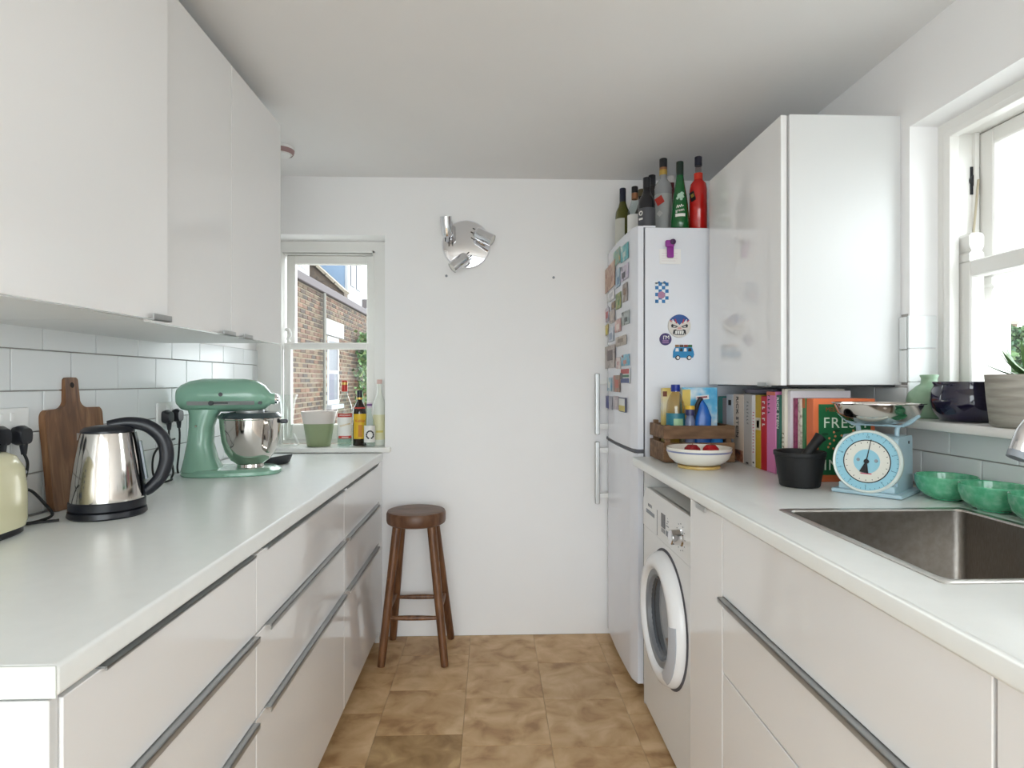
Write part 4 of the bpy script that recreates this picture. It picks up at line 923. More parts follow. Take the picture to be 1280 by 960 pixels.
for s in (-1, 1):
    for k in range(3):
        a = Vector((s * (0.012 + 0.010 * k), 0.010 + 0.003 * k)); e = Vector((s * (0.018 + 0.010 * k), 0.028 - 0.002 * k))
        poly([(a.x - 0.0025, a.y), (a.x + 0.0025, a.y), (e.x + 0.002, e.y), (e.x - 0.002, e.y)], 0.0045, 0.0054, 'stripe', MR if k != 1 else MW)
    poly([(s * 0.006, -0.002), (s * 0.030, 0.008), (s * 0.034, 0.004), (s * 0.032, -0.006), (s * 0.014, -0.007)][::s], 0.0038, 0.0050, 'eye', MB_)
    poly([(s * 0.012, -0.003), (s * 0.026, 0.001), (s * 0.024, -0.004)][::s], 0.005, 0.0056, 'eye_white', MW)
    poly([(s * 0.010, -0.012), (s * 0.024, -0.016), (s * 0.027, -0.030), (s * 0.022, -0.036), (s * 0.020, -0.022)][::s], 0.0038, 0.0050, 'cheek_line', MB_)
poly([(-0.022, -0.018), (0.022, -0.018), (0.018, -0.036), (-0.018, -0.036)][::-1], 0.0038, 0.0050, 'mouth', MB_)
for k in range(4):
    poly([(-0.018 + k * 0.0092, -0.020), (-0.0105 + k * 0.0092, -0.020), (-0.0115 + k * 0.0088, -0.033), (-0.017 + k * 0.0088, -0.033)][::-1], 0.005, 0.0056, 'tooth', MW)
poly([(-0.006, -0.004), (0.006, -0.004), (0.009, -0.013), (-0.009, -0.013)][::-1], 0.0038, 0.0050, 'nose', mat('mask_pink', (0.62, 0.35, 0.33), 0.4))

t = thing('fridge_magnet', 'small round purple badge magnet with white lettering', 'magnet', loc=(0.699, YS, 1.430))
fin('badge', disc(0.0245, 0.004), mat('badge_purple', (0.045, 0.025, 0.13), 0.3), t)
text("I'M", 0.022, MW, t, frame((0.002, -0.0042, 0.006), (1, 0, 0.03), (0, 0, 1)))
for k in range(3):
    fin('small_print', B().box(-0.013, 0.012, -0.0047, -0.0040, -0.006 - 0.005 * k, -0.003 - 0.005 * k), mat('badge_mauve', (0.30, 0.16, 0.34), 0.4), t)

t = thing('fridge_magnet', 'blue camper van magnet with luggage on its roof', 'magnet', loc=(0.772, YS, 1.378))
VB = mat('van_blue', (0.02, 0.23, 0.48), 0.35)
poly([(-0.043, -0.022), (0.038, -0.022), (0.043, -0.010), (0.040, 0.004), (0.034, 0.020), (-0.034, 0.020), (-0.042, 0.004)][::-1], 0.0, 0.004, 'van_body', VB)
for k, (a, c) in enumerate(((-0.034, -0.020), (-0.016, -0.004), (0.0, 0.012), (0.017, 0.032))):
    poly([(a, 0.003), (c, 0.003), (c - 0.001, 0.016), (a + 0.002, 0.016)][::-1], 0.004, 0.005, 'window', MB_ if k % 2 else MW)
for x in (-0.024, 0.022):
    fin('wheel', disc(0.0095, 0.006, x, -0.022), MB_, t); fin('hubcap', disc(0.006, 0.0015, x, -0.022, -0.006), MW, t)
for x, m_ in ((-0.026, 'luggage_tan'), (-0.008, 'luggage_brown'), (0.010, 'luggage_red'), (0.027, 'luggage_green')):
    fin('luggage', B().box(x - 0.008, x + 0.008, -0.004, 0, 0.0205, 0.030, bev=0.001, seg=1), mat(m_, {'luggage_tan': (0.30, 0.16, 0.07), 'luggage_brown': (0.12, 0.05, 0.03), 'luggage_red': (0.25, 0.05, 0.03), 'luggage_green': (0.03, 0.12, 0.04)}[m_], 0.5), t)

# ================================================================== RIGHT WORKTOP
Z = WT_R + 0.0005
# slatted wooden crate
t = thing('wooden_crate', 'brown slatted wooden crate holding bottles and boxes', 'crate', loc=(0.624, 2.152, Z))
CL, CD = 0.262, 0.19
for z0, z1 in ((0.002, 0.072), (0.086, 0.134)):
    for y0, y1 in ((0, 0.009), (CD - 0.009, CD)):
        fin('slat', B().box(0, CL, y0, y1, z0, z1, bev=0.001, seg=1), CRATEW, t)
    for x0, x1 in ((0.0005, 0.0095), (CL - 0.0095, CL - 0.0005)):
        fin('slat', B().box(x0, x1, 0.0095, CD - 0.0095, z0, z1, bev=0.001, seg=1), CRATEW, t)
for x in (0.010, CL - 0.028):
    for y in (0.0095, CD - 0.0265):
        fin('corner_post', B().box(x, x + 0.018, y, y + 0.017, 0.001, 0.146 if y > 0.05 else 0.136, bev=0.001, seg=1), CRATEW, t)
fin('bottom', B().box(0.010, CL - 0.010, 0.0096, CD - 0.0096, 0.0, 0.0018), CRATEW, t)
ZCR = Z + 0.0022
# things in the crate
t = thing('detergent_box', 'blue and white printed carton standing in the crate', 'box', loc=(0.797, 2.284, ZCR), rz=R(-4))
fin('carton', B().box(-0.066, 0.066, -0.022, 0.022, 0, 0.270, bev=0.001, seg=1), blotch('carton_blue', [(0.70, 0.74, 0.76), (0.62, 0.72, 0.78), (0.12, 0.45, 0.70), (0.02, 0.30, 0.60)], 11, 0.4, detail=3), t)
fin('yellow_side', B().box(-0.0665, -0.036, -0.0228, -0.0222, 0.10, 0.262), mat('carton_yellow', (0.68, 0.50, 0.10), 0.4), t)
fin('brand_plate', B().box(0.004, 0.054, -0.0228, -0.0222, 0.222, 0.238, M=Matrix.Translation((0, 0, 0.0)) @ Matrix.Rotation(R(-5), 4, 'Y') @ Matrix.Translation((0, 0, 0))), mat('carton_white', (0.74, 0.73, 0.72), 0.4), t)
fin('brand_stripe', B().box(0.010, 0.048, -0.0232, -0.0226, 0.228, 0.234, M=Matrix.Rotation(R(-5), 4, 'Y')), mat('carton_red', (0.30, 0.04, 0.05), 0.4), t)
t = thing('yellow_packet', 'yellow and white packet with brown corner at the crate end', 'packet', loc=(0.690, 2.303, ZCR))
fin('packet', B().box(-0.030, 0.036, -0.016, 0.016, 0, 0.268, bev=0.004), blotch('packet_yellow', [(0.70, 0.68, 0.55), (0.68, 0.55, 0.18), (0.72, 0.46, 0.05)], 7, 0.4, detail=2), t)
fin('corner_mark', B().box(-0.030, -0.014, -0.0168, -0.0158, 0.235, 0.255), mat('mark_brown', (0.16, 0.05, 0.03), 0.4), t)
t = thing('washing_up_bottle', 'clear plastic bottle with blue cap standing in the crate', 'bottle', loc=(0.690, 2.225, ZCR))
fin('bottle', B().lathe([(0, 0), (0.031, 0), (0.034, 0.005), (0.034, 0.19), (0.031, 0.215), (0.020, 0.243), (0.0135, 0.252), (0.0135, 0.258), (0, 0.258)], 32), thin_glass('clear_plastic_peach_reflect', (0.86, 0.78, 0.62), 0.2), t)  # clear plastic; the peach reflection is put into its tint
fin('cap', B().lathe([(0, 0.255), (0.0165, 0.255), (0.0175, 0.259), (0.0165, 0.262), (0.0175, 0.265), (0.0165, 0.281), (0, 0.282)], 24), mat('cap_blue', (0.012, 0.03, 0.24), 0.3), t)
band(t, 0.0342, 0.115, 0.175, mat('label_green_blue', (0.02, 0.16, 0.22), 0.4), CW - 80, CW + 80, 'label')
band(t, 0.0346, 0.130, 0.155, mat('label_lime', (0.30, 0.48, 0.28), 0.4), CW - 10, CW + 50, 'label_mark')
t = thing('spray_bottle', 'blue spray bottle with black pointed nozzle in the crate', 'bottle', loc=(0.786, 2.214, ZCR), rz=R(-10))
fin('body', B().loft([((0, 0, 0.0), (0.030, 0, 0), (0, 0.018, 0), 3), ((0, 0, 0.10), (0.031, 0, 0), (0, 0.019, 0), 3), ((0.004, 0, 0.16), (0.030, 0, 0), (0, 0.018, 0), 2.5), ((0.004, 0, 0.20), (0.016, 0, 0), (0, 0.012, 0), 2.2), ((-0.002, 0, 0.224), (0.006, 0, 0), (0, 0.006, 0), 2)], n=28), mat('spray_blue', (0.015, 0.12, 0.45), 0.25), t)
fin('nozzle', B().tube([(-0.026, -0.001, 0.12), (-0.024, -0.001, 0.165), (-0.016, -0.001, 0.205), (-0.002, -0.001, 0.232)], 0.009, 10, 5), BLACK, t)
fin('label', B().box(-0.012, 0.022, -0.0200, -0.0185, 0.09, 0.125), mat('spray_yellow', (0.66, 0.52, 0.08), 0.4), t)
t = thing('jar', 'small glass jar with navy and yellow lid in the crate', 'jar', loc=(0.733, 2.190, ZCR))
fin('jar', B().lathe([(0, 0), (0.016, 0), (0.0175, 0.004), (0.0175, 0.15), (0.012, 0.168), (0, 0.168)], 24), mat('jar_grey', (0.16, 0.19, 0.30), 0.15), t)
fin('lid', B().lathe([(0, 0.168), (0.0165, 0.168), (0.0165, 0.195), (0, 0.196)], 24), mat('lid_navy', (0.03, 0.03, 0.11), 0.3), t)
band(t, 0.0166, 0.190, 0.203, mat('lid_yellow', (0.68, 0.44, 0.04), 0.4), name='lid_band')
tag(fin('cleaning_cloth', B().loft([((0, 0, 0.0), (0.020, 0, 0), (0, 0.018, 0), 2.4), ((0, 0, 0.03), (0.022, 0, 0), (0, 0.020, 0), 2.3), ((0.0, 0, 0.085), (0.021, 0, 0), (0, 0.019, 0), 2.2), ((0.0, 0, 0.105), (0.016, 0, 0), (0, 0.012, 0), 2)], n=24), mat('cloth_blue', (0.02, 0.20, 0.55), 0.7), loc=(0.838, 2.202, ZCR)), 'bundled bright blue cloth at the bottom of the crate', 'cloth')

# bowl of red fruit
t = thing('fruit_bowl', 'wide white bowl with blue line and gold foot', 'bowl', loc=(0.713, 2.038, Z))
CRM = mat('cream_glaze', (0.76, 0.73, 0.66), 0.18, coat=0.3)
fin('body', B().lathe([(0.0, 0.010), (0.055, 0.010), (0.080, 0.017), (0.099, 0.034), (0.1065, 0.052), (0.1085, 0.068), (0.1085, 0.070), (0.105, 0.070), (0.096, 0.040), (0.070, 0.024), (0, 0.018)], 56), CRM, t)
fin('foot_ring', B().lathe([(0.0, 0), (0.069, 0), (0.071, 0.003), (0.070, 0.009), (0.06, 0.0102), (0.0, 0.0102)], 48), mat('gold_glaze', (0.60, 0.42, 0.14), 0.3), t)
fin('blue_line', B().lathe([(0.1073, 0.0555), (0.1078, 0.0605), (0.1086, 0.0605), (0.1081, 0.0550)], 56), mat('line_blue', (0.20, 0.22, 0.36), 0.3), t)
for k, (x, y, lab) in enumerate(((0.690, 2.038, 'dark red plum in the white bowl, closer to the fridge'), (0.752, 2.030, 'bright red fruit in the white bowl, closer to the books'))):
    t = thing('red_fruit', lab, 'fruit', loc=(x, y, Z + 0.0245))
    fin('flesh', B().lathe([(0.0, 0.000), (0.012, 0.001), (0.024, 0.010), (0.029, 0.027), (0.026, 0.042), (0.015, 0.053), (0.005, 0.054), (0.0, 0.051)], 28), blotch('fruit_red_%d' % k, [(0.20 + 0.14 * k, 0.006, 0.012), (0.32 + 0.16 * k, 0.012, 0.015)], 20, 0.2), t)
    fin('stem', B().tube([(0, 0, 0.050), (0.001, 0, 0.056), (0.003, 0.001, 0.060)], 0.0013, 6, 3), DWOOD, t)

# cookbooks: spines face the aisle (-x), the row runs along y
def yfrom(px, X):
    f = 750.0; A = math.atan(26 / 750.0); u = (px - 640) / f
    return X * (-u * math.sin(A) + math.cos(A)) / (u * math.cos(A) + math.sin(A))
PAGE = blotch('book_pages', [(0.66, 0.62, 0.53), (0.74, 0.70, 0.61)], 40, 0.8, stretch=(1, 8, 1))
BX = 0.905
def book(label, y0, y1, h, m, depth=0.19, dx=0.0, marks=(), txt=None, group='cookbooks under the wall cabinet'):
    th = y1 - y0 - 0.0012
    i_ = min(range(len(YY)), key=lambda k: abs(YY[k] - y0)); dx = (XXB[i_] + XXB[i_ - 1]) / 2 - BX
    t = thing('book', label, 'book', loc=(BX + dx, (y0 + y1) / 2, Z), group=group)
    c = 0.0028
    b = B().box(0, 0.004, -th / 2, th / 2, 0, h, bev=0.0014, seg=2).box(0.003, depth, -th / 2, -th / 2 + c, 0, h).box(0.003, depth, th / 2 - c, th / 2, 0, h)
    cv = fin('cover', b, m, t)
    fin('pages', B().box(0.004, depth - 0.004, -th / 2 + c, th / 2 - c, 0.003, h - 0.004), PAGE, t)
    for z0, z1, w0, w1, mm in marks:
        fin('spine_print', B().box(-0.0006, 0.0005, th * w0, th * w1, z0, z1), mm, cv)
    if txt:
        for s, size, z, mm, off in txt:
            if isinstance(s, int):      # printed title too small to read: a row of letter-like strokes
                for k in range(s):
                    zz = z + size * 0.62 * (s / 2 - k - 0.5)
                    gb = B().box(-0.0006, 0.0005, (off * th) - size * 0.30, (off * th) + size * 0.30, zz - size * 0.07, zz + size * 0.07)
                    yy_ = off * th + size * (0.22 if k % 3 else -0.22)
                    gb.box(-0.0006, 0.0005, yy_ - size * 0.07, yy_ + size * 0.07, zz - size * 0.22, zz + size * 0.07)
                    fin('spine_letter', gb, mm, cv)
                continue
            text(s, size, mm, cv, frame((-0.0006, off * th, z), (0, 0, -1), (0, -1, 0)))
    return t
def bm_(n, c, r=0.45): return mat('book_' + n, c, r)
PXB = (897.5, 903, 908, 916.5, 929.5, 939.5, 944, 951, 958, 969.5, 975.5, 982.5, 990, 996, 1002, 1007.2, 1016.5)
XXB = (0.905, 0.905, 0.905, 0.905, 0.905, 0.905, 0.905, 0.905, 0.905, 0.907, 0.912, 0.920, 0.929, 0.935, 0.940, 0.944, 0.945)
YY = [yfrom(p, x) for p, x in zip(PXB, XXB)]
ORB = bm_('orange_print', (0.50, 0.16, 0.05)); DKP = bm_('dark_print', (0.03, 0.025, 0.025)); WHP = bm_('white_print', (0.75, 0.74, 0.72)); REDP = bm_('red_print', (0.55, 0.07, 0.12))
book('thin teal book behind the crate', YY[1], YY[0], 0.236, bm_('teal', (0.02, 0.22, 0.20)))
book('thin grey-mauve book beside the teal one', YY[2], YY[1], 0.232, bm_('mauve_grey', (0.30, 0.26, 0.28)))
book('pale bluish white book beside the beige cookbook', YY[3], YY[2], 0.246, bm_('pale_blue', (0.60, 0.63, 0.68)), marks=((0.205, 0.225, -0.2, 0.2, DKP),))
book('thick beige cookbook with dark lettering and photo at its foot', YY[4], YY[3], 0.248, bm_('beige', (0.64, 0.53, 0.44)),
     marks=((0.004, 0.045, -0.45, 0.45, blotch('spine_photo', [(0.05, 0.03, 0.03), (0.30, 0.10, 0.05), (0.55, 0.35, 0.25)], 40, 0.5)),), txt=(('RICK STEIN', 0.030, 0.165, DKP, 0.1),))
book('grey silver cookbook with dark title', YY[5], YY[4], 0.250, bm_('silver_grey', (0.45, 0.42, 0.40)), marks=((0.004, 0.010, -0.1, 0.2, DKP),), txt=((7, 0.020, 0.185, bm_('grey_print', (0.16, 0.15, 0.15)), 0.0),))
book('slim white cookbook with red lettering', YY[6], YY[5], 0.248, bm_('white', (0.72, 0.70, 0.68)), marks=((0.012, 0.018, -0.2, 0.2, DKP),), txt=((14, 0.017, 0.120, REDP, 0.0),))
book('mustard yellow cookbook with round motif', YY[7], YY[6], 0.249, bm_('mustard', (0.48, 0.32, 0.02)), marks=((0.130, 0.172, -0.46, 0.46, bm_('motif_pale', (0.60, 0.55, 0.42))), (0.138, 0.163, -0.25, 0.25, bm_('motif_olive', (0.22, 0.18, 0.04)))))
book('bright red cookbook with white spaced letters', YY[8], YY[7], 0.246, bm_('red', (0.45, 0.012, 0.025)), txt=((5, 0.030, 0.190, WHP, 0.0),))
book('tall pink cookbook with orange top', YY[9], YY[8], 0.262, bm_('pink', (0.62, 0.20, 0.42)), marks=((0.250, 0.2615, -0.5, 0.5, bm_('coral', (0.62, 0.16, 0.10))),), txt=((5, 0.022, 0.222, DKP, 0.25),))
book('dark green cookbook with white lettering', YY[10], YY[9], 0.252, bm_('dark_green', (0.02, 0.11, 0.075)), txt=(('RICK STEIN', 0.020, 0.195, WHP, 0.1),))
book('cream white cookbook with letters low on its spine', YY[11], YY[10], 0.272, bm_('cream', (0.72, 0.68, 0.58)), txt=((5, 0.022, 0.105, bm_('olive_print', (0.20, 0.17, 0.10)), 0.1),))
book('white pale lilac book next to the cream one', YY[12], YY[11], 0.266, bm_('pale_lilac', (0.70, 0.65, 0.68)))
book('maroon patterned cookbook beside the pale lilac one', YY[13], YY[12], 0.244, blotch('book_maroon', [(0.17, 0.015, 0.06), (0.34, 0.06, 0.16)], 60, 0.5))
book('cream speckled cookbook beside the maroon one', YY[14], YY[13], 0.242, blotch('book_speckle', [(0.28, 0.20, 0.16), (0.66, 0.60, 0.52), (0.70, 0.64, 0.56)], 70, 0.5))
book('thin green and orange cookbook beside the green cover', YY[15], YY[14], 0.244, bm_('leaf_green', (0.05, 0.20, 0.08)), marks=((0.215, 0.243, -0.5, 0.5, bm_('rust', (0.45, 0.12, 0.03))),))
# front book with its cover to the room
y0 = YY[16]
t = thing('book', 'green and orange cookbook facing the room, last of the row', 'book', loc=(0.945, y0, Z), group='cookbooks under the wall cabinet')
ORG = bm_('orange', (0.68, 0.16, 0.055)); GRN = bm_('green_cover', (0.008, 0.125, 0.04))
th = YY[15] - y0 - 0.002
cv = fin('cover', B().box(0, 0.005, 0, th, 0, 0.244, bev=0.0015).box(0.004, 0.185, 0, 0.003, 0, 0.244).box(0.004, 0.185, th - 0.003, th, 0, 0.244), ORG, t)
fin('pages', B().box(0.005, 0.180, 0.003, th - 0.003, 0.004, 0.240), PAGE, t)
fp = fin('green_panel', B().box(0.016, 0.172, -0.0006, 0.0002, 0.020, 0.228), GRN, cv)
LT = bm_('letter_white', (0.70, 0.78, 0.66))
text('FRESH', 0.044, LT, cv, frame((0.095, -0.0008, 0.172), (1, 0, 0), (0, 0, 1)), spacing=1.12)
text('INDIA', 0.044, LT, cv, frame((0.095, -0.0008, 0.048), (1, 0, 0), (0, 0, 1)), spacing=1.12)
text('MEERA SODHA', 0.017, bm_('rust_print', (0.30, 0.06, 0.02)), cv, frame((0.094, -0.0008, 0.212), (1, 0, 0), (0, 0, 1)))
for x, z in ((0.062, 0.146), (0.066, 0.134), (0.085, 0.136), (0.102, 0.138), (0.048, 0.128), (0.062, 0.122), (0.05, 0.112), (0.08, 0.116), (0.045, 0.102), (0.06, 0.098), (0.12, 0.15), (0.13, 0.12), (0.11, 0.10), (0.145, 0.14)):
    fin('petal_spot', B().lathe([(0, 0.0006), (0.003, 0.0006), (0.0036, 0), (0, 0)], 8, M=Matrix.Translation((x, -0.0006, z)) @ LM), bm_('petal', (0.66, 0.28, 0.12)), cv)
for x, z in ((0.09, 0.125), (0.035, 0.140), (0.07, 0.150), (0.13, 0.135), (0.10, 0.116)):
    fin('leaf_spot', B().lathe([(0, 0.0004), (0.006, 0.0004), (0.007, 0), (0, 0)], 8, M=Matrix.Translation((x, -0.0006, z)) @ LM @ Matrix.Diagonal((1.6, 0.6, 1, 1))), bm_('leaf_dark', (0.004, 0.06, 0.02)), cv)
# clear plastic lid resting on the book tops
t = thing('food_lid', 'smoky clear plastic lid lying on top of the cookbooks', 'lid', loc=(1.02, 2.145, Z + 0.2508))
fin('lid', B().lathe([(0.0, 0.0), (0.085, 0.0), (0.092, 0.003), (0.098, 0.013), (0.101, 0.014), (0.101, 0.016), (0.096, 0.0155), (0.090, 0.006), (0.084, 0.003), (0.0, 0.0025)], 40), mat('smoky_plastic', (0.22, 0.21, 0.27), 0.15), t)

# mortar and pestle
t = thing('mortar', 'black cast iron mortar in front of the green cookbook', 'mortar', loc=(0.872, 1.668, Z))
fin('bowl', B().lathe([(0, 0), (0.050, 0), (0.053, 0.003), (0.066, 0.085), (0.0685, 0.087), (0.069, 0.097), (0.067, 0.099), (0.062, 0.097), (0.055, 0.06), (0.04, 0.025), (0, 0.016)], 48), BLACKM, t)
t = thing('pestle', 'black pestle leaning in the mortar', 'pestle', loc=(0.872, 1.668, Z))
fin('shaft', B().tube([(-0.018, 0.0, 0.037), (0.0, 0.002, 0.060), (0.03, 0.004, 0.098), (0.055, 0.006, 0.128), (0.064, 0.0065, 0.138)], lambda s: (0.017 - 0.004 * math.sin(PI * s)), 16, 6), BLACKM, t)

# kitchen scale
t = thing('kitchen_scale', 'pale blue retro kitchen scale with round dial and steel pan', 'scale', loc=(1.020, 1.562, Z), rz=R(-50))
SB = mat('scale_blue', (0.40, 0.56, 0.64), 0.3, coat=0.25)
fin('foot_plate', B().box(-0.083, 0.083, -0.075, 0.092, 0.0, 0.012, bev=0.005), SB, t)
prof = [(-0.052, 0.012), (-0.040, 0.145), (-0.03, 0.152), (0.072, 0.152), (0.078, 0.145), (0.082, 0.012)]
bd = fin('housing', B().grid([[Vector((x, y, z)) for y, z in prof] for x in (-0.066, 0.066)]), SB, t)
fin('chin', B().box(-0.066, 0.066, -0.070, -0.045, 0.0115, 0.030, bev=0.004), SB, t)
DMs = Matrix.Translation((0.0, -0.0485, 0.086)) @ Matrix.Rotation(R(90 - 8), 4, 'X')
dl = fin('dial_case', B().lathe([(0.0, 0.0), (0.078, 0.0), (0.082, 0.004), (0.082, 0.016), (0.079, 0.021), (0.075, 0.019), (0.075, 0.013), (0.0, 0.013)], 56, M=DMs), mat('dial_rim', (0.74, 0.80, 0.76), 0.25), t, ang=50)
fin('dial_ring', B().lathe([(0.055, 0.0136), (0.0745, 0.0136), (0.0745, 0.0142), (0.055, 0.0142)], 48, M=DMs), mat('dial_blue', (0.30, 0.58, 0.70), 0.35), dl)
fin('dial_line', B().lathe([(0.0535, 0.0136), (0.0560, 0.0136), (0.0560, 0.0146), (0.0535, 0.0146)], 48, M=DMs), BLACK, dl)
fin('dial_face', B().lathe([(0.0, 0.0132), (0.0537, 0.0132), (0.0537, 0.0140), (0.0, 0.0140)], 48, M=DMs), mat('dial_cream', (0.74, 0.73, 0.66), 0.35), dl)
fin('dial_centre', B().lathe([(0.0, 0.0140), (0.031, 0.0140), (0.031, 0.0146), (0.0, 0.0146)], 40, M=DMs), mat('dial_blue', (0.30, 0.58, 0.70), 0.35), dl)
for k in range(40):
    a = 2 * PI * k / 40; l = 0.006 if k % 4 == 0 else 0.003
    fin('tick', B().box(-0.0005, 0.0005, 0.0725 - l, 0.0725, 0.0140, 0.0147, M=DMs @ Matrix.Rotation(a, 4, 'Z')), mat('tick_blue', (0.06, 0.16, 0.24), 0.5), dl)
for k in range(20):
    fin('tick', B().box(-0.0007, 0.0007, 0.047, 0.0495 if k % 2 else 0.0505, 0.0139, 0.0146, M=DMs @ Matrix.Rotation(2 * PI * k / 20, 4, 'Z')), BLACK, dl)
for k in range(10):
    a = -2 * PI * k / 10
    text(str(k if k else 10), 0.0085, mat('tick_blue', (0.06, 0.16, 0.24), 0.5), dl, DMs @ Matrix.Rotation(a, 4, 'Z') @ Matrix.Translation((0, 0.0625, 0.0144)), depth=0.0002, name='numeral')
for sx_ in (-0.02, 0.022):
    fin('rivet', B().lathe([(0, 0.016), (0.003, 0.016), (0.0045, 0.0146), (0, 0.0146)], 12, (sx_, 0.003, 0), M=DMs), GREYP, dl)
nd = B().prism([(-0.0012, 0.0), (-0.011, -0.030), (0.011, -0.030), (0.0012, 0.0), (0.0006, 0.058), (-0.0006, 0.058)], 0.0165, 0.0172, M=DMs @ Matrix.Rotation(R(-9), 4, 'Z')).lathe([(0, 0.0146), (0.006, 0.0146), (0.006, 0.018), (0, 0.019)], 16, M=DMs)
fin('needle', nd, BLACK, dl)
fin('maker_mark', B().box(-0.013, 0.013, -0.033, -0.030, 0.0146, 0.0150, M=DMs), mat('mark_pink', (0.62, 0.14, 0.22), 0.5), dl)
fin('side_screw', B().cyl((0.0655, 0.045, 0.135), (0.0675, 0.045, 0.135), 0.004, n=12), BLACK, t)
cr = B()
for sx_ in (-0.046, 0.046):
    cr.tube([(sx_, 0.02, 0.150), (sx_, 0.02, 0.166), (sx_ * 1.06, 0.02, 0.178)], 0.006, 10, 4)
cr.box(-0.062, 0.062, 0.008, 0.032, 0.1755, 0.1815, bev=0.002)
cr.tube([(-0.058, 0.02, 0.179), (-0.075, 0.02, 0.188), (-0.096, 0.02, 0.208)], 0.005, 10, 4).tube([(0.058, 0.02, 0.179), (0.075, 0.02, 0.188), (0.096, 0.02, 0.208)], 0.005, 10, 4)
fin('cradle', cr, SB, t)
fin('pan', B().lathe([(0, 0.1825), (0.045, 0.1825), (0.075, 0.190), (0.097, 0.210), (0.105, 0.234), (0.111, 0.236), (0.111, 0.2375), (0.103, 0.236), (0.094, 0.212), (0.072, 0.193), (0.0, 0.185)], 56, (0, 0.02, 0)), POLISH, t)

# three green bowls behind the sink
bg_ = 'small green glazed bowls between sink and wall'
GG = blotch('green_crackle', [(0.07, 0.36, 0.19), (0.11, 0.44, 0.25), (0.20, 0.53, 0.34)], 60, 0.12, coat=0.5)
labs = ('green glazed bowl next to the blue scale, behind the sink', 'green glazed bowl in the middle of the three behind the sink', 'green glazed bowl nearest the tap')
for (x, y), lb in zip(((1.144, 1.470), (1.150, 1.334), (1.152, 1.200)), labs):
    t = thing('bowl', lb, 'bowl', loc=(x, y, Z), group=bg_)
    fin('body', B().lathe([(0, 0.002), (0.030, 0.002), (0.048, 0.008), (0.062, 0.022), (0.0675, 0.042), (0.068, 0.057), (0.0665, 0.059), (0.0635, 0.057), (0.062, 0.042), (0.056, 0.025), (0.038, 0.013), (0, 0.009)], 48), GG, t)
    fin('foot_ring', B().lathe([(0.0, 0.0), (0.032, 0.0), (0.033, 0.004), (0, 0.004)], 32), GG, t)

# right window sill: vase, pot, planter
ZW = 1.1565
t = thing('vase', 'squat sage green vase with short neck on window sill', 'vase', loc=(1.238, 1.655, ZW))
VG = blotch('sage_vase_glaze', [(0.22, 0.36, 0.24), (0.30, 0.43, 0.30)], 30, 0.3)
fin('body', B().lathe([(0, 0), (0.034, 0), (0.038, 0.004), (0.053, 0.03), (0.056, 0.05), (0.050, 0.072), (0.032, 0.090), (0.021, 0.097), (0.0195, 0.112), (0.023, 0.121), (0.022, 0.123), (0.018, 0.120), (0.016, 0.1), (0, 0.095)], 40), VG, t, ang=60)
t = thing('cooking_pot', 'glossy dark navy round pot on the window sill', 'pot', loc=(1.238, 1.515, ZW))
fin('body', B().lathe([(0, 0), (0.055, 0), (0.060, 0.003), (0.078, 0.026), (0.0845, 0.052), (0.081, 0.080), (0.075, 0.094), (0.079, 0.101), (0.0785, 0.1035), (0.074, 0.103), (0.070, 0.094), (0.073, 0.06), (0.05, 0.015), (0, 0.01)], 56), mat('navy_glaze', (0.010, 0.008, 0.028), 0.10, coat=0.6), t, ang=60)
t = thing('planter', 'grey weathered wood planter holding a succulent on the window sill', 'planter', loc=(1.243, 1.318, ZW))
WG = blotch('grey_planter', [(0.27, 0.25, 0.215), (0.36, 0.335, 0.29), (0.45, 0.42, 0.37)], 9, 0.75, stretch=(1, 1, 9), bump=0.5)
fin('tub', B().lathe([(0, 0), (0.086, 0), (0.090, 0.004), (0.096, 0.06), (0.100, 0.120), (0.093, 0.120), (0.090, 0.105), (0, 0.105)], 48), WG, t, ang=60)
fin('soil', B().lathe([(0, 0.1055), (0.0895, 0.1055), (0.0895, 0.108), (0, 0.112)], 32), blotch('soil', [(0.02, 0.013, 0.008), (0.06, 0.04, 0.025)], 80, 0.9), t)
t2 = thing('succulent', 'spiky green aloe growing in the grey planter', 'plant', loc=(1.243, 1.318, ZW + 0.1105))
LG = blotch('aloe_green', [(0.055, 0.13, 0.045), (0.11, 0.22, 0.075), (0.20, 0.30, 0.12)], 18, 0.4)
for k in range(20):
    a = 2.4 * k + 0.4; tier = k / 20; ln = 0.098 - 0.03 * tier; up = 0.35 + 0.9 * tier
    dv = Vector((math.cos(a), math.sin(a), 0)); sd = Vector((-math.sin(a), math.cos(a), 0)); rings = []
    for i in range(6):
        s = i / 5; p = dv * (0.012 + ln * s * (1.15 - 0.3 * up * s)) + Vector((0, 0, -0.002 + ln * up * s * (0.55 + 0.5 * s)))
        w = 0.0125 * (1 - s ** 1.6) + 0.0006; tk = 0.0038 * (1 - s) + 0.0005
        rings.append([p + sd * w, p + Vector((0, 0, 0.35 * tk)), p - sd * w, p - Vector((0, 0, tk))])
    fin('leaf', B().grid(rings), LG, t2)

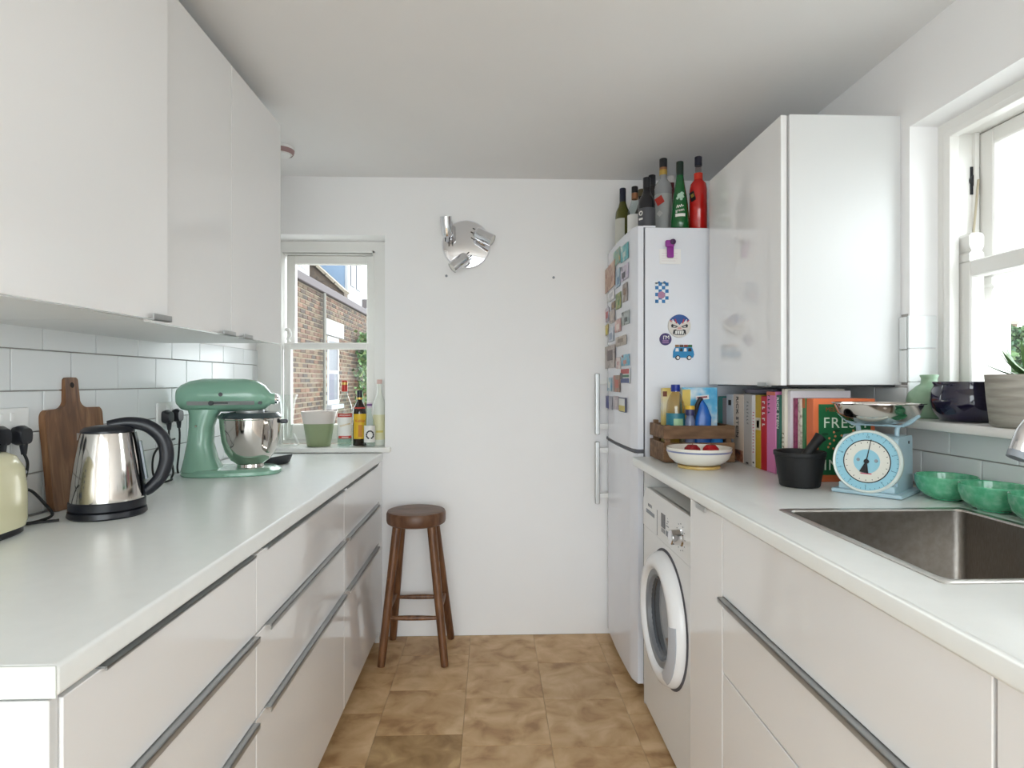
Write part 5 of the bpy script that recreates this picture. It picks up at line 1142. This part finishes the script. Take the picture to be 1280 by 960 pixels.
# ================================================================== OUTSIDE
struct('ground', B().box(-60, 80, -40, 110, -3.2, -3.0), blotch('pale_bounce_ground', [(0.30, 0.29, 0.27), (0.38, 0.37, 0.35), (0.42, 0.41, 0.39)], 0.6, 0.9))  # unseen ground, made pale to bounce daylight up to the ceiling
def attr_mat(name, rough=0.85):
    m = mat(name, (0.2, 0.15, 0.1), rough); N, L, b = nodes(m)
    a = N.new('ShaderNodeAttribute'); a.attribute_name = 'tint'; L.new(a.outputs['Color'], b.inputs['Base Color'])
    return m
def tinted_mesh(name, vs, fs, tints, m, parent, kind='stuff'):
    me = bpy.data.meshes.new(name); me.from_pydata(vs, [], fs)
    at = me.attributes.new('tint', 'FLOAT_COLOR', 'POINT')
    at.data.foreach_set('color', [c for t_ in tints for c in (*t_, 1.0)])
    me.materials.append(m)
    o = bpy.data.objects.new(name, me); C.objects.link(o); o.parent = parent
    if kind: o['kind'] = kind
    return o
HX = -2.85
BRT = [(0.060, 0.028, 0.016), (0.080, 0.040, 0.023), (0.040, 0.024, 0.016), (0.098, 0.050, 0.029), (0.030, 0.020, 0.015), (0.085, 0.056, 0.033)]
house = thing('brick_house', 'brown brick terrace house with slate roof across the yard', 'house', loc=(HX, 12, -3))
house_o = Vector(house.location)
def hpart(name, b, m, par=None):
    o = fin(name, b, m, par or house)
    if not par:
        for v in o.data.vertices: v.co -= house_o
    else:
        for v in o.data.vertices: v.co -= house_o
    return o
MORT = blotch('mortar', [(0.17, 0.145, 0.105), (0.22, 0.19, 0.14)], 5, 0.95)
hpart('wall', B().box(HX - 0.3, HX - 0.006, 6.0, 20.0, -3, 2.75), MORT)
vs, fs, tn = [], [], []
row = 0; z = -0.7
while z < 2.74:
    y = 6.6 + (0.1125 if row % 2 else 0)
    while y < 16.5:
        if not (10.42 < y + 0.1 < 11.58 and 2.05 < z + 0.03 < 2.345) and not (10.52 < y + 0.1 < 11.32 and 0.76 < z + 0.03 < 2.07):
            i = len(vs); d_ = random.uniform(0.0, 0.004)
            x0, x1, y0, y1, z0, z1 = HX - 0.02, HX + 0.004 + d_, y, y + 0.208, z, z + 0.054
            vs += [(x - house_o.x, yy - house_o.y, zz - house_o.z) for x, yy, zz in ((x0, y0, z0), (x0, y1, z0), (x0, y1, z1), (x0, y0, z1), (x1, y0, z0), (x1, y1, z0), (x1, y1, z1), (x1, y0, z1))]
            fs += [(i + 4, i + 5, i + 6, i + 7), (i, i + 4, i + 7, i + 3), (i + 1, i + 2, i + 6, i + 5), (i + 3, i + 7, i + 6, i + 2), (i, i + 1, i + 5, i + 4)]
            c = random.choice(BRT); k = random.uniform(0.8, 1.25); tn += [tuple(v * k for v in c)] * 8
        y += 0.225
    z += 0.075; row += 1
tinted_mesh('brickwork', vs, fs, tn, attr_mat('brick'), house)
SLATE = blotch('slate', [(0.055, 0.058, 0.075), (0.09, 0.092, 0.11)], 3, 0.6)
STUC = mat('white_render', (0.26, 0.26, 0.27), 0.6)
hpart('coping', B().box(HX - 0.32, HX + 0.06, 6.0, 20.0, 2.755, 2.885, bev=0.01, seg=1), mat('coping_dark', (0.055, 0.042, 0.045), 0.7))
wn = hpart('window', B().box(HX - 0.05, HX + 0.005, 10.55, 10.63, 0.85, 2.06).box(HX - 0.05, HX + 0.005, 11.24, 11.32, 0.85, 2.06).box(HX - 0.05, HX + 0.005, 10.63, 11.24, 1.40, 1.46).box(HX - 0.05, HX + 0.005, 10.63, 11.24, 1.98, 2.06).box(HX - 0.05, HX + 0.005, 10.63, 11.24, 0.85, 0.93), STUC)
hpart('pane', B().box(HX - 0.02, HX - 0.002, 10.6, 11.3, 0.87, 2.05), mat('dark_pane', (0.03, 0.035, 0.05), 0.3, spec=0.15), wn)
hpart('blind', B().box(HX - 0.0018, HX + 0.001, 10.63, 11.0, 0.93, 1.40), mat('blind_grey', (0.09, 0.09, 0.115), 0.8), wn)
hpart('lintel', B().box(HX - 0.02, HX + 0.03, 10.40, 11.60, 2.075, 2.345), STUC)
hpart('window_sill', B().box(HX - 0.02, HX + 0.09, 10.50, 11.36, 0.77, 0.845), STUC)
# roof slope and dormers
rs = B().grid([[Vector((HX - 0.3, y, 2.78)), Vector((HX - 0.3, y, 2.90)), Vector((-6.2, y, 5.4)), Vector((-6.2, y, 2.78))] for y in (6.0, 14.6)])
hpart('roof', rs, SLATE)
pw = B().grid([[Vector((HX - 0.1, y, 2.86)), Vector((HX - 0.1, y, 3.05)), Vector((-5.9, y, 5.75)), Vector((-5.9, y, 2.9))] for y in (12.15, 12.45)])
hpart('party_wall', pw, blotch('party_brick', [(0.05, 0.04, 0.033), (0.12, 0.085, 0.06)], 14, 0.9))
for k in range(16):
    s = (k + 0.5) / 16; x = (HX - 0.1) + (-5.9 - HX + 0.1) * s; zz = 3.05 + 2.7 * s
    hpart('coping_tile', B().box(-0.115, 0.115, 12.08, 12.52, 0.0, 0.05, M=Matrix.Translation((x, 0, zz)) @ Matrix.Rotation(R(43), 4, 'Y')), blotch('coping_clay', [(0.16, 0.13, 0.10), (0.24, 0.21, 0.16)], 9, 0.9))
BLU = mat('blue_cladding', (0.11, 0.16, 0.23), 0.6)
dm = hpart('dormer', B().box(-5.4, -3.12, 12.95, 14.3, 2.85, 4.9), BLU)
hpart('dormer_front', B().box(-3.118, -3.06, 12.93, 14.32, 2.88, 4.9), STUC, dm)
hpart('dormer_window', B().box(-3.058, -3.045, 13.15, 13.5, 3.35, 4.6).box(-3.058, -3.045, 13.7, 14.1, 3.35, 4.6), mat('dark_pane', (0.05, 0.06, 0.08), 0.08), dm)
dm = hpart('dormer', B().box(-5.2, -3.35, 8.2, 11.0, 3.0, 4.6), BLU)
hpart('dormer_front', B().box(-3.348, -3.30, 8.18, 11.02, 3.0, 4.6), STUC, dm)
for y in (8.5, 9.35, 10.2):
    hpart('dormer_window', B().box(-3.298, -3.288, y, y + 0.28, 3.25, 4.4).box(-3.298, -3.288, y + 0.36, y + 0.62, 3.25, 4.4), mat('pale_pane', (0.20, 0.24, 0.30), 0.1), dm)
hpart('drainpipe', B().cyl((HX + 0.06, 10.15, -2.9), (HX + 0.06, 10.15, 2.74), 0.026, n=10), mat('pipe_grey', (0.12, 0.115, 0.10), 0.6))

# climbing plant on the brick wall
LEAF = attr_mat('leaf', 0.6)
def leaf_cloud(parent, name, n, fn, size, tints, tilt=1.0):
    vs, fs, tn = [], [], []
    for _ in range(n):
        p = Vector(fn()); s = size * random.uniform(0.6, 1.3)
        q = Matrix.Rotation(random.uniform(0, 2 * PI), 3, 'Z') @ Matrix.Rotation(random.uniform(-1, 1) * tilt, 3, 'X') @ Matrix.Rotation(random.uniform(0, 2 * PI), 3, 'Y')
        i = len(vs)
        vs += [tuple(p + q @ Vector(v) * s) for v in ((0, -1, 0), (0.55, 0.1, 0.12), (0, 1.0, 0), (-0.55, 0.1, 0.12))]
        fs += [(i, i + 1, i + 2, i + 3)]
        c = random.choice(tints); k = random.uniform(0.75, 1.3); tn += [tuple(v * k for v in c)] * 4
    return tinted_mesh(name, vs, fs, tn, LEAF, parent)
t = thing('climbing_plant', 'green creeper growing up the brick wall outside', 'plant', loc=(HX + 0.08, 13.0, -2.995))
def ivy():
    z = random.uniform(1.2, 5.3); c = 1.0 - max(0, (z - 4.0)) * 0.45
    return (random.uniform(0.0, 0.22), random.gauss(-0.05, 0.52) * c, z)
leaf_cloud(t, 'foliage', 2600, ivy, 0.055, [(0.035, 0.085, 0.02), (0.055, 0.12, 0.03), (0.10, 0.14, 0.045), (0.03, 0.07, 0.025)])
st = B()
for k in range(4): st.tube([(0.05, -0.15 + 0.12 * k, 0.0), (0.06, -0.2 + 0.1 * k, 1.8), (0.05, -0.1 + 0.1 * k, 3.4), (0.05, 0.0 + 0.12 * k, 5.0)], 0.014, 6, 4)
fin('stem', st, DWOOD, t)

# low house at the end of the row
t = thing('far_house', 'distant brick house with dark roof beyond the terrace', 'house', loc=(-5.4, 24, -2.995))
fin('wall', B().box(-1.4, 1.6, 0, 4, 0, 6.6), blotch('far_brick', [(0.10, 0.065, 0.042), (0.17, 0.12, 0.08)], 12, 0.9), t)
fin('roof', B().grid([[Vector((x, -0.15, 6.6)), Vector((x, -0.15, 6.75)), Vector((x, 2.0, 7.5)), Vector((x, 4.15, 6.75)), Vector((x, 4.15, 6.6))] for x in (-1.5, 1.7)]), SLATE, t)
fin('chimney', B().box(-0.1, 0.5, 1.6, 2.2, 7.2, 7.75), mat('chimney_dark', (0.06, 0.05, 0.05), 0.9), t)

# tree and chimney stack seen through the right window
t = thing('tree', 'round leafy green tree seen through the right sash window', 'tree', loc=(27.0, 30.5, -2.995))
fin('trunk', B().tube([(0, 0, 0), (0.1, 0, 1.6), (-0.05, 0.1, 3.2), (0.1, 0, 4.6)], lambda s: 0.28 - 0.14 * s, 10, 4), DWOOD, t)
blobs = [(0, 0, 4.6, 2.3), (-1.5, -0.4, 5.0, 1.6), (1.7, 0.3, 5.2, 1.8), (-0.4, 0.4, 6.0, 1.5), (-2.2, 0.2, 4.0, 1.2), (0.8, -0.8, 6.1, 1.2)]
def crown():
    bx, by, bz, br = random.choice(blobs)
    v = Vector((random.gauss(0, 1), random.gauss(0, 1), random.gauss(0, 1))).normalized() * br * random.uniform(0.7, 1.03)
    return (bx + v.x, by + v.y, bz + v.z * 0.9)
leaf_cloud(t, 'foliage', 9000, crown, 0.17, [(0.04, 0.085, 0.03), (0.06, 0.115, 0.04), (0.03, 0.075, 0.035), (0.08, 0.13, 0.05)])
t = thing('chimney_stack', 'distant brick building top with red pot behind the tree', 'building', loc=(35.2, 40.0, -2.995))
fin('wall', B().box(-0.95, 0.95, 0, 1.6, 0, 8.2), blotch('far_brick', [(0.10, 0.065, 0.042), (0.17, 0.12, 0.08)], 12, 0.9), t)
fin('cap', B().box(-1.05, 1.05, -0.1, 1.7, 8.2, 8.45), mat('stone_cap', (0.22, 0.20, 0.17), 0.9), t)
fin('pot', B().lathe([(0, 8.45), (0.18, 8.45), (0.14, 9.0), (0, 9.0)], 14, (0.25, 0.8, 0)), mat('pot_red', (0.30, 0.05, 0.05), 0.8), t)
